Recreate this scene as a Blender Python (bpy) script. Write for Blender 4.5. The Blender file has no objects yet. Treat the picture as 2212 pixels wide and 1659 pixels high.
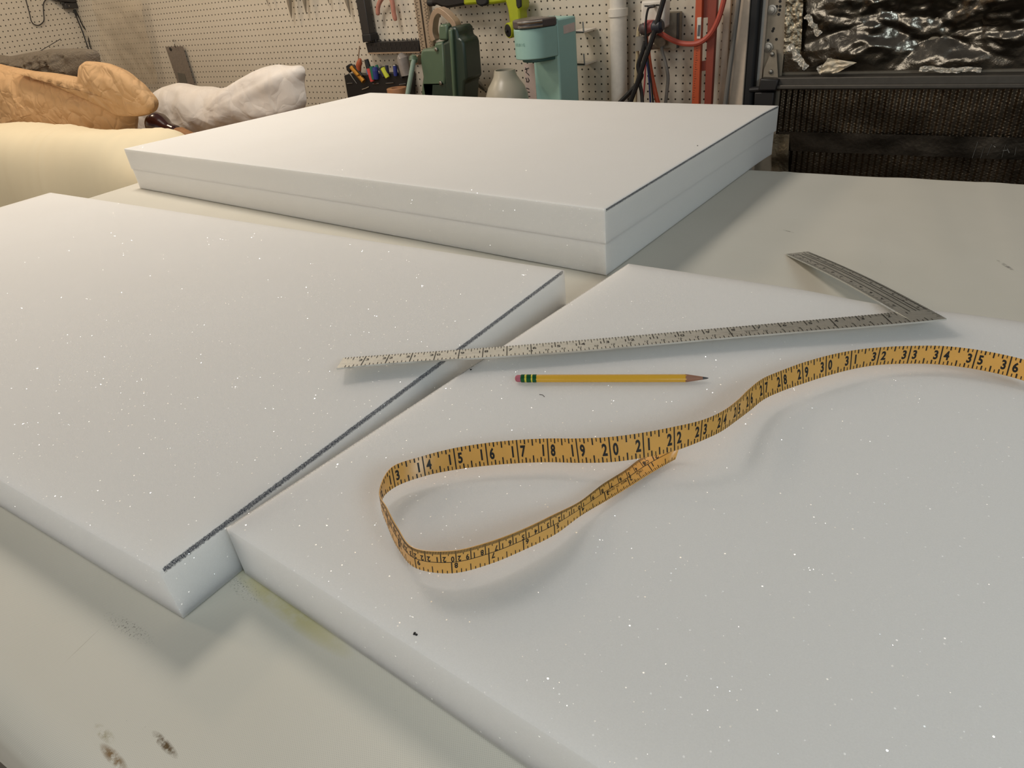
import bpy, bmesh, math, random
from mathutils import Vector, Matrix, noise
random.seed(7)
C = bpy.context.scene.collection
S = 0.0254            # the place is measured in inches: x along the pegboard wall, y towards it, z from the camera's height
CZ = 49.5             # camera height above the floor
# ---------------------------------------------------------------- camera, world, lights, exposure
FPX = 1486.98
RIGHT = Vector((0.8435661, 0.5283231, -0.0962858)); UP = Vector((-0.2081311, 0.4869187, 0.8482875)); FWD = Vector((-0.4950533, 0.6955464, -0.5207086))
cam = bpy.data.cameras.new('camera'); cam.sensor_width = 36; cam.lens = FPX/2212*36; cam.clip_start = .02; cam.clip_end = 60
co = bpy.data.objects.new('camera', cam); C.objects.link(co)
co.matrix_world = Matrix(((RIGHT.x, UP.x, -FWD.x, 0), (RIGHT.y, UP.y, -FWD.y, 0), (RIGHT.z, UP.z, -FWD.z, CZ*S), (0, 0, 0, 1)))
bpy.context.scene.camera = co
vs = bpy.context.scene.view_settings
vs.view_transform = 'Standard'; vs.look = 'None'; vs.gamma = 1; vs.use_curve_mapping = False; vs.exposure = 0.27
w = bpy.data.worlds.new('room_light'); bpy.context.scene.world = w; w.use_nodes = True
w.node_tree.nodes['Background'].inputs[0].default_value = (1, .97, .93, 1); w.node_tree.nodes['Background'].inputs[1].default_value = .115
def area(name, loc, target, size, sizey, watts, col):
    l = bpy.data.lights.new(name, 'AREA'); l.shape = 'RECTANGLE'; l.size = size*S; l.size_y = sizey*S; l.energy = watts; l.color = col
    o = bpy.data.objects.new(name, l); C.objects.link(o); p = Vector((loc[0], loc[1], loc[2]+CZ))*S; o.location = p
    o.rotation_euler = (Vector((target[0], target[1], target[2]+CZ))*S-p).to_track_quat('-Z', 'Y').to_euler()
    return o
def bulb(name, loc, rad, watts, col):
    l = bpy.data.lights.new(name, 'POINT'); l.shadow_soft_size = rad*S; l.energy = watts; l.color = col
    o = bpy.data.objects.new(name, l); C.objects.link(o); o.location = Vector((loc[0], loc[1], loc[2]+CZ))*S; return o
bulb('ceiling_lamp', (-70, 45, 47), 9, 53, (1, .91, .80))
bulb('corner_lamp', (-128, 58, 44), 5, 26, (1, .78, .54))
bulb('side_lamp', (-132, -6, 46), 8, 33, (1, .80, .58))
area('front_fill', (-46, -125, 18), (-46, 40, -12), 80, 50, 24, (1, .95, .87))  # soft fill light added behind the camera to brighten the camera-facing sides
area('front_lamp_cool', (42, -10, 18), (-12, 12, -14), 20, 14, 7.6, (.76, .92, 1))

# ---------------------------------------------------------------- helpers
def V(p): return Vector((p[0]*S, p[1]*S, (p[2]+CZ)*S))
def ray(x, y): return (RIGHT*((x-1106)/FPX)+UP*((829.5-y)/FPX)+FWD)
def at(x, y, n): r = ray(x, y); return r*(n/r.y)            # a point on the upright plane n inches in front of the camera, parallel to the pegboard
def atz(x, y, z): r = ray(x, y); return r*(z/r.z)           # a point on a level plane
def atx(x, y, t): r = ray(x, y); return r*(t/r.x)           # a point on an upright plane parallel to the left wall
def lin(c):
    return tuple(((v/255)/12.92 if v/255 <= .04045 else ((v/255+.055)/1.055)**2.4) for v in c)
class N:
    def __init__(s, name):
        s.m = bpy.data.materials.new(name); s.m.use_nodes = True; s.t = s.m.node_tree; s.b = s.t.nodes['Principled BSDF']
    def n(s, typ, **k):
        x = s.t.nodes.new(typ)
        for a, v in k.items():
            if a.startswith('i_'):
                key = a[2:]; x.inputs[int(key) if key.isdigit() else key.replace('_', ' ')].default_value = v
            else: setattr(x, a, v)
        return x
    def l(s, a, b): s.t.links.new(a, b)
    def math(s, op, a, b=None, c=None, clamp=False):
        x = s.t.nodes.new('ShaderNodeMath'); x.operation = op; x.use_clamp = clamp
        for i, v in enumerate((a, b, c)):
            if v is None: continue
            if isinstance(v, (int, float)): x.inputs[i].default_value = v
            else: s.l(v, x.inputs[i])
        return x.outputs[0]
    def mix(s, f, a, b):
        x = s.t.nodes.new('ShaderNodeMix'); x.data_type = 'RGBA'
        if isinstance(f, (int, float)): x.inputs[0].default_value = f
        else: s.l(f, x.inputs[0])
        for i, v in ((6, a), (7, b)):
            if isinstance(v, tuple): x.inputs[i].default_value = (*v[:3], 1)
            else: s.l(v, x.inputs[i])
        return x.outputs[2]
    def ramp(s, f, lo, hi):
        x = s.t.nodes.new('ShaderNodeMapRange'); x.inputs[1].default_value = lo; x.inputs[2].default_value = hi; s.l(f, x.inputs[0]); return x.outputs[0]
    def noise(s, vec, scale, det=4, rough=.55):
        x = s.n('ShaderNodeTexNoise'); x.inputs['Scale'].default_value = scale; x.inputs['Detail'].default_value = det; x.inputs['Roughness'].default_value = rough
        s.l(vec, x.inputs['Vector']); return x.outputs[0]
    def bump(s, h, st, dist=.001):
        x = s.n('ShaderNodeBump'); x.inputs['Strength'].default_value = st; x.inputs['Distance'].default_value = dist; s.l(h, x.inputs['Height'])
        s.l(x.outputs[0], s.b.inputs['Normal']); return x
def pm(name, col, rough=.6, metal=0, var=.12, vs_=60, bump=0, bs=300, dist=.001, spec=.5, **k):
    g = N(name); c = lin(col); tc = g.n('ShaderNodeTexCoord').outputs['Object']
    f = g.noise(tc, vs_)
    g.l(g.mix(f, tuple(v*(1-var) for v in c), tuple(min(1, v*(1+var)) for v in c)), g.b.inputs['Base Color'])
    g.b.inputs['Roughness'].default_value = rough; g.b.inputs['Metallic'].default_value = metal; g.b.inputs['Specular IOR Level'].default_value = spec
    if bump: g.bump(g.noise(tc, bs, 5), bump, dist)
    for a, v in k.items(): g.b.inputs[a.replace('_', ' ')].default_value = v
    return g.m

class G:
    """collects shapes in inches into one mesh"""
    def __init__(s): s.v = []; s.f = []; s.mi = []; s.weld = False; s.recalc = True
    def add(s, vs, fs, mi=0):
        o = len(s.v); s.v += [tuple(p) for p in vs]; s.f += [[i+o for i in f] for f in fs]; s.mi += [mi]*len(fs); return s
    def box(s, a, b, mi=0):
        x0, y0, z0 = a; x1, y1, z1 = b
        return s.add([(x0,y0,z0),(x1,y0,z0),(x1,y1,z0),(x0,y1,z0),(x0,y0,z1),(x1,y0,z1),(x1,y1,z1),(x0,y1,z1)], [(0,3,2,1),(4,5,6,7),(0,1,5,4),(1,2,6,5),(2,3,7,6),(3,0,4,7)], mi)
    def prism(s, pts, dv, mi=0):                     # a planar outline given thickness along dv
        n = len(pts); dv = Vector(dv); P = [Vector(p) for p in pts]
        return s.add(P+[p+dv for p in P], [list(range(n))[::-1], list(range(n, 2*n))]+[(i, (i+1) % n, n+(i+1) % n, n+i) for i in range(n)], mi)
    def outline(s, px, D, depth, mi=0): return s.prism([at(x, y, D) for x, y in px], (0, depth, 0), mi)
    def tube(s, pts, r, seg=8, mi=0, caps=True, closed=False):
        P = [Vector(p) for p in pts]; n = len(P); R = r if isinstance(r, (list, tuple)) else [r]*n
        up = None; vs = []; fs = []
        for i in range(n):
            d = (P[(i+1) % n]-P[i-1]) if closed else (P[min(i+1, n-1)]-P[max(i-1, 0)])
            d.normalize()
            if up is None: up = Vector((0, 0, 1)) if abs(d.z) < .9 else Vector((1, 0, 0))
            a = d.cross(up).normalized(); b = a.cross(d).normalized(); up = b
            for k in range(seg):
                th = 2*math.pi*k/seg; vs.append(P[i]+(a*math.cos(th)+b*math.sin(th))*R[i])
        for i in range(n if closed else n-1):
            j = (i+1) % n
            for k in range(seg): fs.append((i*seg+k, i*seg+(k+1) % seg, j*seg+(k+1) % seg, j*seg+k))
        if caps and not closed: fs += [list(range(seg))[::-1], [(n-1)*seg+k for k in range(seg)]]
        return s.add(vs, fs, mi)
    def lathe(s, prof, o, axis=(0, 0, 1), seg=24, mi=0):
        ax = Vector(axis).normalized(); a = ax.cross(Vector((0, 1, 0)) if abs(ax.y) < .9 else Vector((1, 0, 0))).normalized(); b = ax.cross(a)
        o = Vector(o); vs = []; fs = []
        for r, h in prof:
            for k in range(seg):
                th = 2*math.pi*k/seg; vs.append(o+ax*h+(a*math.cos(th)+b*math.sin(th))*max(r, 1e-4))
        for i in range(len(prof)-1):
            for k in range(seg): fs.append((i*seg+k, i*seg+(k+1) % seg, (i+1)*seg+(k+1) % seg, (i+1)*seg+k))
        fs += [list(range(seg))[::-1], [(len(prof)-1)*seg+k for k in range(seg)]]
        return s.add(vs, fs, mi)
    def grid(s, fn, nu, nv, mi=0):
        vs = [fn(i/nu, j/nv) for j in range(nv+1) for i in range(nu+1)]
        return s.add(vs, [(j*(nu+1)+i, j*(nu+1)+i+1, (j+1)*(nu+1)+i+1, (j+1)*(nu+1)+i) for j in range(nv) for i in range(nu)], mi)
    def puff(s, px, D, dep, cx, cy, rings=20, seg=110, amp=.5, fs_=.25, power=.5, back=.7, seedv=0, amp2=0, rid=0):
        """a soft lump: the outline stands on the plane D, bulging dep inches towards the room and dep*back behind"""
        s.weld = True
        P = [at(x, y, D) for x, y in px]; cpt = at(cx, cy, D); L = [(P[(i+1) % len(P)]-P[i]).length for i in range(len(P))]; tot = sum(L)
        ring = []
        for k in range(seg):
            d = tot*k/seg; i = 0
            while d > L[i]: d -= L[i]; i += 1
            ring.append(P[i].lerp(P[(i+1) % len(P)], d/L[i]))
        for _ in range(2): ring = [(ring[i-1]+ring[i]*2+ring[(i+1) % seg])/4 for i in range(seg)]
        for side in (-1, 1):
            vs = [Vector(cpt)]; 
            for r in range(1, rings+1):
                f = r/rings
                for q in ring: vs.append(cpt.lerp(q, f))
            out = []
            for i, p in enumerate(vs):
                f = 0 if i == 0 else ((i-1)//seg+1)/rings
                h = max(0, 1-f*f)**power
                q = p+Vector((seedv*9, 0, 0))
                dd = h*(dep if side < 0 else dep*back)
                dd += (noise.noise(q*fs_)*amp+noise.noise(q*fs_*2.7)*amp*.5)*min(1, 3*(1-f))
                if rid: dd += (noise.ridged_multi_fractal(Vector((q.x*fs_*.8+q.z*.1, q.y*fs_, q.z*fs_*.9-q.x*.07)), 1.0, 2.1, 3, 1.0, 2.0)-1.1)*rid*min(1, 4*(1-f))
                if amp2: dd += (abs(noise.noise(Vector((q.x*fs_*3, q.y, q.z*fs_*1.3))))-.2)*amp2*min(1, 4*(1-f))
                out.append(p+Vector((0, side*dd, 0)))
            fs = [(0, 1+k, 1+(k+1) % seg) for k in range(seg)]
            fs += [(1+(r-1)*seg+k, 1+r*seg+k, 1+r*seg+(k+1) % seg, 1+(r-1)*seg+(k+1) % seg) for r in range(1, rings) for k in range(seg)]
            s.add(out, fs)
        return s

def mesh(name, g, mats, origin, smooth=35):
    m = bpy.data.meshes.new(name); o = V(origin)
    m.from_pydata([V(p)-o for p in g.v], [], g.f)
    bm = bmesh.new(); bm.from_mesh(m)
    if g.weld: bmesh.ops.remove_doubles(bm, verts=bm.verts, dist=1e-6)
    if g.recalc: bmesh.ops.recalc_face_normals(bm, faces=bm.faces)
    bm.to_mesh(m); bm.free()
    mats = mats if isinstance(mats, (list, tuple)) else [mats]
    for x in mats: m.materials.append(x)
    if len(m.polygons) == len(g.mi): m.polygons.foreach_set('material_index', g.mi)
    if smooth:
        m.polygons.foreach_set('use_smooth', [True]*len(m.polygons)); m.set_sharp_from_angle(angle=math.radians(smooth))
    return m
def base(*gs):
    P = [p for g in gs for p in g.v]; return ((min(p[0] for p in P)+max(p[0] for p in P))/2, (min(p[1] for p in P)+max(p[1] for p in P))/2, min(p[2] for p in P))
def tag(o, label=None, cat=None, group=None, kind=None):
    if label: o['label'] = label
    if cat: o['category'] = cat
    if group: o['group'] = group
    if kind: o['kind'] = kind
    return o
def solo(name, g, mats, label=None, cat=None, group=None, kind=None, smooth=35, bevel=0):
    og = base(g); o = bpy.data.objects.new(name, mesh(name, g, mats, og, smooth)); C.objects.link(o); o.location = V(og)
    if bevel: bev(o, bevel)
    return tag(o, label, cat, group, kind)
def bev(o, w_):
    m = o.modifiers.new('bevel', 'BEVEL'); m.width = w_*S; m.segments = 2; m.limit_method = 'ANGLE'; m.angle_limit = math.radians(40)
def root(name, gs, label, cat, group=None, kind=None):
    og = base(*gs); e = bpy.data.objects.new(name, None); C.objects.link(e); e.location = V(og); e.empty_display_size = .05
    e['og'] = og; return tag(e, label, cat, group, kind)
def part(name, g, mats, par, smooth=35, bevel=0, label=None, kind=None):
    og = par['og']; o = bpy.data.objects.new(name, mesh(name, g, mats, og, smooth)); C.objects.link(o); o.parent = par; o['og'] = og
    if bevel: bev(o, bevel)
    return tag(o, label, kind=kind)
def assemble(name, parts, label, cat, group=None, kind=None):
    r = root(name, [p[1] for p in parts], label, cat, group, kind); d = {}
    for p in parts:
        nm, g, mt = p[:3]; kw = p[3] if len(p) > 3 else {}
        par = d[kw['under']] if 'under' in kw else r
        d[nm] = part(nm, g, mt, par, kw.get('smooth', 35), kw.get('bevel', 0), kw.get('label'), kw.get('kind'))
    return r
def spline(P, k=8):
    P = [Vector(p) for p in P]; out = []
    for i in range(len(P)-1):
        a, b, c, d = P[max(i-1, 0)], P[i], P[i+1], P[min(i+2, len(P)-1)]
        for j in range(k):
            t = j/k; out.append(.5*((2*b)+(c-a)*t+(2*a-5*b+4*c-d)*t*t+(3*b-a-3*c+d)*t**3))
    return out+[P[-1]]
_glyph = {}
def glyph(ch, bold=.012, wd=1):
    """flat letter mesh of unit height: points, faces, width"""
    key = (ch, bold)
    if key not in _glyph:
        cu = bpy.data.curves.new('letter', 'FONT'); cu.body = ch; cu.size = 1.38; cu.offset = bold; cu.resolution_u = 3; cu.align_x = 'CENTER'
        ob = bpy.data.objects.new('letter', cu); me = bpy.data.meshes.new_from_object(ob)
        _glyph[key] = ([(v.co.x, v.co.y) for v in me.vertices], [tuple(p.vertices) for p in me.polygons])
        bpy.data.objects.remove(ob); bpy.data.curves.remove(cu); bpy.data.meshes.remove(me)
    return _glyph[key]
def write(g, txt, fn, x0, y0, h, wx=.75, adv=.62, mi=1, bold=.012):
    """letters laid on a surface by fn(x, y) -> point; centred on x0, baseline y0"""
    n = len(txt)
    for i, ch in enumerate(txt):
        if ch == ' ': continue
        ps, fs = glyph(ch, bold); cx = x0+(i-(n-1)/2)*h*adv
        g.add([fn(cx+x*h*wx, y0+y*h) for x, y in ps], fs, mi)
SQ_OUT = [(0.462,27.800,-12.950),(-0.379,27.262,-12.970),(-1.223,26.754,-12.988),(-2.069,26.263,-13.005),(-2.917,25.776,-13.020),(-3.765,25.288,-13.033),(-4.611,24.793,-13.045),(-5.454,24.291,-13.055),(-6.294,23.779,-13.063),(-7.128,23.261,-13.070),(-7.958,22.737,-13.075),(-8.784,22.212,-13.078),(-9.606,21.687,-13.080),(-10.427,21.166,-13.080),(-11.247,20.650,-13.078),(-12.069,20.143,-13.075),(-12.894,19.644,-13.070),(-13.723,19.153,-13.063),(-14.557,18.667,-13.055),(-15.394,18.184,-13.045),(-16.233,17.698,-13.033),(-17.067,17.202,-13.020),(-17.888,16.687,-13.005),(-18.686,16.142,-12.988),(-19.444,15.554,-12.970)]
SQ_INN = [(-0.020,29.148,-13.220),(-0.881,28.598,-13.236),(-1.741,28.060,-13.251),(-2.602,27.530,-13.264),(-3.462,27.003,-13.276),(-4.321,26.479,-13.286),(-5.178,25.955,-13.295),(-6.033,25.430,-13.303),(-6.885,24.904,-13.309),(-7.733,24.377,-13.314),(-8.578,23.849,-13.317),(-9.418,23.322,-13.319),(-10.256,22.794,-13.320),(-11.090,22.269,-13.319),(-11.921,21.745,-13.317),(-12.751,21.225,-13.314),(-13.579,20.707,-13.309),(-14.406,20.192,-13.303),(-15.232,19.681,-13.295),(-16.060,19.173,-13.286),(-16.888,18.665,-13.276),(-17.716,18.159,-13.264),(-18.545,17.650,-13.251),(-19.372,17.138,-13.236),(-20.197,16.619,-13.220)]
TAPE_TOP = [(-5.685,16.673,-12.829),(-6.647,15.839,-13.397),(-6.876,14.968,-13.367),(-7.107,13.925,-13.190),(-7.274,12.801,-13.024),(-7.487,11.733,-12.712),(-7.848,10.745,-12.555),(-8.331,9.876,-12.452),(-9.005,9.198,-12.444),(-9.953,8.859,-12.452),(-10.855,9.273,-12.482),(-11.624,9.741,-12.495),(-12.383,10.263,-12.582),(-12.834,11.295,-12.608),(-12.441,12.270,-12.735),(-11.790,13.033,-12.749),(-10.981,13.638,-12.708),(-10.145,14.151,-12.674),(-9.270,14.567,-12.625),(-8.409,14.829,-12.535),(-7.454,15.138,-12.397),(-6.594,15.685,-12.339),(-5.829,16.233,-12.255),(-5.215,16.932,-12.284),(-4.828,17.741,-12.336),(-4.671,18.741,-12.508),(-4.567,19.624,-12.589),(-4.366,20.545,-12.649),(-3.974,21.320,-12.688),(-3.448,22.028,-12.640),(-2.827,22.810,-12.641),(-2.144,23.626,-12.711),(-1.320,24.302,-12.758),(-0.410,24.782,-12.760),(0.524,25.099,-12.735),(1.523,25.196,-12.726),(2.499,25.108,-12.730),(3.408,24.820,-12.716)]
TAPE_BOT = [(-5.745,16.197,-13.420),(-6.114,15.312,-13.400),(-6.445,14.410,-13.380),(-6.790,13.500,-13.360),(-7.143,12.574,-13.320),(-7.411,11.597,-13.280),(-7.844,10.692,-13.230),(-8.366,9.838,-13.200),(-9.048,9.136,-13.190),(-10.002,8.850,-13.200),(-10.824,9.143,-13.220),(-11.695,9.685,-13.240),(-12.665,10.456,-13.250),(-12.749,11.189,-13.250),(-12.200,12.001,-13.230),(-11.467,12.646,-13.200),(-10.649,13.205,-13.170),(-9.815,13.685,-13.140),(-8.983,14.096,-13.120),(-8.114,14.412,-13.080),(-7.205,14.767,-13.000),(-6.354,15.230,-12.880),(-5.603,15.709,-12.720),(-5.048,16.330,-12.620),(-4.698,17.141,-12.700),(-4.523,18.158,-12.900),(-4.364,19.102,-13.060),(-4.150,20.030,-13.120),(-3.740,20.796,-13.130),(-3.243,21.532,-13.140),(-2.682,22.303,-13.150),(-2.035,23.074,-13.160),(-1.300,23.720,-13.160),(-0.412,24.199,-13.160),(0.521,24.528,-13.160),(1.487,24.632,-13.160),(2.464,24.541,-13.160),(3.369,24.260,-13.160)]

# ---------------------------------------------------------------- materials
def foam_mat(name, rad=.08):
    """open-celled foam: matt white with tiny facets that catch the lamps; the mesh attribute 'line' marks a pencilled cutting line"""
    g = N(name); tcn = g.n('ShaderNodeTexCoord'); tc = tcn.outputs['Object']
    base_ = g.mix(g.noise(tc, 5, 3), lin((229, 227, 223)), lin((234, 233, 230)))
    base_ = g.mix(g.math('MULTIPLY', g.ramp(g.noise(tc, 900, 2), .3, .7), .10), base_, lin((196, 192, 186)))
    sep = g.n('ShaderNodeSeparateXYZ'); g.l(tc, sep.inputs[0])
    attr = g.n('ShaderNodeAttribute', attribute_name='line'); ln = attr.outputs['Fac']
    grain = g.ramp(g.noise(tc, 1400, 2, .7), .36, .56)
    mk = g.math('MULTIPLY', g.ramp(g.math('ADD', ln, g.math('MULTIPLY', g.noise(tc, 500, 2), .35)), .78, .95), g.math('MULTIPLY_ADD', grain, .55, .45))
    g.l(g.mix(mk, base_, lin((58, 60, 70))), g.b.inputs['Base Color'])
    g.b.inputs['Roughness'].default_value = .9; g.b.inputs['Specular IOR Level'].default_value = .15
    g.b.inputs['Subsurface Weight'].default_value = .8; g.b.inputs['Subsurface Radius'].default_value = (rad, rad, rad*.95); g.b.inputs['Subsurface Scale'].default_value = 1.0
    g.bump(g.noise(tc, 1500, 2), .25, .0005)
    # sparkling cell walls
    vo = g.n('ShaderNodeTexVoronoi', i_Scale=150.0, i_Randomness=1.0); g.l(tc, vo.inputs['Vector'])
    dot = g.math('LESS_THAN', vo.outputs['Distance'], .085)
    wn = g.n('ShaderNodeTexWhiteNoise'); g.l(vo.outputs['Position'], wn.inputs['Vector'])
    some = g.math('GREATER_THAN', wn.outputs['Value'], .1)
    nrm = g.n('ShaderNodeVectorMath', operation='SUBTRACT'); g.l(wn.outputs['Color'], nrm.inputs[0]); nrm.inputs[1].default_value = (.5, .5, .5)
    sc = g.n('ShaderNodeVectorMath', operation='SCALE'); g.l(nrm.outputs[0], sc.inputs[0]); sc.inputs['Scale'].default_value = 1.15
    geo = g.n('ShaderNodeNewGeometry'); ad = g.n('ShaderNodeVectorMath', operation='ADD'); g.l(geo.outputs['Normal'], ad.inputs[0]); g.l(sc.outputs[0], ad.inputs[1])
    no = g.n('ShaderNodeVectorMath', operation='NORMALIZE'); g.l(ad.outputs[0], no.inputs[0])
    gl = g.n('ShaderNodeBsdfGlossy'); gl.inputs['Roughness'].default_value = .22; g.l(no.outputs[0], gl.inputs['Normal'])
    msk = g.math('MULTIPLY', dot, some); cc = g.n('ShaderNodeCombineXYZ')
    v2 = g.n('ShaderNodeTexVoronoi', i_Scale=310.0, i_Randomness=1.0); g.l(tc, v2.inputs['Vector']); w2 = g.n('ShaderNodeTexWhiteNoise'); g.l(v2.outputs['Position'], w2.inputs['Vector'])
    fine = g.math('MULTIPLY', g.math('LESS_THAN', v2.outputs['Distance'], .1), g.math('MULTIPLY', g.math('GREATER_THAN', w2.outputs['Value'], .5), .5))
    msk = g.math('MAXIMUM', msk, fine)
    for k in range(3): g.l(msk, cc.inputs[k])
    g.l(cc.outputs[0], gl.inputs['Color']); ms = g.n('ShaderNodeAddShader'); g.l(g.b.outputs[0], ms.inputs[0]); g.l(gl.outputs[0], ms.inputs[1])
    g.l(ms.outputs[0], g.t.nodes['Material Output'].inputs['Surface'])
    return g.m
M_foam = foam_mat('white_foam'); M_foam_firm = foam_mat('white_firm_foam', .01)

def canvas_mat():
    g = N('canvas'); tc = g.n('ShaderNodeTexCoord').outputs['Object']
    mp = g.n('ShaderNodeMapping'); mp.inputs['Rotation'].default_value = (0, 0, .1); g.l(tc, mp.inputs[0])
    sp = g.n('ShaderNodeSeparateXYZ'); g.l(mp.outputs[0], sp.inputs[0])
    k = 2*math.pi/.0016
    wv = g.math('MULTIPLY', g.math('SINE', g.math('MULTIPLY', sp.outputs[0], k)), g.math('SINE', g.math('MULTIPLY', sp.outputs[1], k)))
    pit = g.ramp(wv, .25, .95)
    big = g.mix(g.noise(tc, 7, 4), lin((214, 210, 197)), lin((225, 221, 210)))
    col = g.mix(g.math('MULTIPLY', pit, .4), big, lin((130, 126, 112)))
    speck = g.ramp(g.noise(tc, 420, 2, .6), .74, .80); zone = g.ramp(g.noise(tc, 9, 3), .5, .62)
    col = g.mix(g.math('MULTIPLY', g.math('MULTIPLY', speck, zone), .75), col, lin((70, 66, 58)))
    sx = g.n('ShaderNodeSeparateXYZ'); g.l(tc, sx.inputs[0])
    def spot(x, y, ang, rx, ry, c, amt, col, nz=60, lo=.35, hi=.6):
        dx = g.math('SUBTRACT', sx.outputs[0], x*S); dy = g.math('SUBTRACT', sx.outputs[1], y*S)
        a = g.math('ADD', g.math('MULTIPLY', dx, math.cos(ang)/(rx*S)), g.math('MULTIPLY', dy, math.sin(ang)/(rx*S)))
        b = g.math('ADD', g.math('MULTIPLY', dx, -math.sin(ang)/(ry*S)), g.math('MULTIPLY', dy, math.cos(ang)/(ry*S)))
        d = g.math('ADD', g.math('MULTIPLY', a, a), g.math('MULTIPLY', b, b))
        f = g.math('MULTIPLY', g.ramp(d, 1, .1), g.ramp(g.noise(tc, nz, 4, .65), lo, hi))
        return g.mix(g.math('MULTIPLY', f, amt), col, lin(c))
    def loc(x, y):
        p = atz(x, y, -15.5); return p.x-CV_O[0], p.y-CV_O[1]
    for (p, q, ry, c, amt, nz, lo, hi) in (((500, 1215), (760, 1420), .45, (196, 188, 130), .75, 40, .2, .5), ((335, 1585), (378, 1632), .12, (92, 70, 34), .95, 160, .36, .55),
                               ((222, 1612), (268, 1659), .14, (126, 96, 52), .9, 160, .36, .55), ((212, 1570), (240, 1600), .14, (150, 138, 100), .7, 160, .4, .6),
                               ((225, 1325), (330, 1390), .25, (80, 72, 62), .8, 600, .56, .66), ((495, 1245), (560, 1300), .3, (70, 74, 52), .7, 700, .55, .66),
                               ((140, 1430), (215, 1358), .012, (120, 108, 90), .4, 300, .2, .4), ((1694, 497), (1712, 502), .06, (120, 114, 104), .8, 300, .35, .55),
                               ((2155, 562), (2190, 585), .12, (110, 104, 100), .8, 150, .4, .6)):
        a = loc(*p); b = loc(*q); L = math.hypot(b[0]-a[0], b[1]-a[1])/2+.15
        col = spot((a[0]+b[0])/2, (a[1]+b[1])/2, math.atan2(b[1]-a[1], b[0]-a[0]), L, ry, c, amt, col, nz, lo, hi)
    g.l(col, g.b.inputs['Base Color']); g.b.inputs['Roughness'].default_value = .85; g.b.inputs['Specular IOR Level'].default_value = .25
    g.bump(wv, -.35, .0004)
    return g.m

def peg_mat():
    g = N('white_pegboard'); uv = g.n('ShaderNodeUVMap'); sp = g.n('ShaderNodeSeparateXYZ'); g.l(uv.outputs[0], sp.inputs[0])
    fx = g.math('SUBTRACT', g.math('FRACT', g.math('ADD', sp.outputs[0], .5)), .5); fy = g.math('SUBTRACT', g.math('FRACT', g.math('ADD', sp.outputs[1], .5)), .5)
    d = g.math('SQRT', g.math('ADD', g.math('MULTIPLY', fx, fx), g.math('MULTIPLY', fy, fy)))
    h = g.ramp(d, .14, .11)
    tc = g.n('ShaderNodeTexCoord').outputs['Object']
    b = g.mix(g.noise(tc, 4, 4), lin((196, 187, 170)), lin((208, 200, 186)))
    g.l(g.mix(h, b, lin((38, 33, 28))), g.b.inputs['Base Color'])
    g.b.inputs['Roughness'].default_value = .45
    g.bump(h, -1, .002); return g.m

def foil_mat(name, col, rough, bs, st, ribs=False):
    g = N(name); tc = g.n('ShaderNodeTexCoord').outputs['Object']
    f = g.noise(tc, 14, 5); g.l(g.mix(g.ramp(f, .35, .7), lin(col), lin(tuple(int(v*.72) for v in col))), g.b.inputs['Base Color'])
    g.b.inputs['Metallic'].default_value = 1; g.b.inputs['Roughness'].default_value = rough
    sp = g.n('ShaderNodeSeparateXYZ'); g.l(tc, sp.inputs[0])
    if ribs:
        u = g.math('SINE', g.math('MULTIPLY', sp.outputs[0], 2*math.pi/(.72*S))); v = g.math('SINE', g.math('MULTIPLY', sp.outputs[2], 2*math.pi/(.33*S)))
        hh = g.math('ADD', g.math('MULTIPLY', u, g.math('MULTIPLY_ADD', v, .05, .95)), g.math('MULTIPLY', g.noise(tc, bs, 4), .7))
    else:
        vo = g.n('ShaderNodeTexVoronoi', i_Scale=bs, feature='DISTANCE_TO_EDGE'); g.l(tc, vo.inputs['Vector'])
        hh = g.math('ADD', g.math('MULTIPLY', vo.outputs[0], -.8), g.noise(tc, bs*1.6, 5))
    g.bump(hh, st, .003)
    return g.m

M_wall = pm('painted_wall', (196, 192, 184), .7)
M_black = pm('black_plastic', (30, 29, 30), .4, bump=.1)
M_rubber = pm('black_rubber', (24, 24, 26), .6)
M_steelblk = pm('black_steel', (40, 38, 38), .45, spec=.6)
M_steel = pm('grey_steel', (150, 148, 142), .38, 1, .2, 30)
M_galv = pm('galvanised_steel', (158, 148, 132), .55, .5, .2, 40, bump=.1)
M_white_pl = pm('white_plastic', (216, 210, 200), .45)
M_white_pt = pm('white_painted_trim', (208, 190, 170), .5)
M_green = pm('green_enamel', (84, 104, 84), .32, 0, .12, 25, bump=.08, bs=60, spec=.6)
M_dgreen = pm('dark_green_enamel', (38, 54, 46), .35, 0, .15, 25, bump=.08, bs=60, spec=.6)
M_mint = pm('mint_green_steel', (148, 172, 160), .35)
M_tan = pm('tarnished_brass', (168, 146, 124), .42, .35, .2, 30)
M_teal = pm('teal_plastic', (152, 190, 182), .5, 0, .03)
M_chrome = pm('chrome', (190, 188, 184), .15, 1, .05)
M_lime = pm('lime_plastic', (160, 168, 30), .5)
M_orange = pm('orange_paint', (188, 84, 48), .45, 0, .1, 40)
M_dorange = pm('dark_red_orange_paint', (140, 62, 46), .5, 0, .1, 40)
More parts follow.
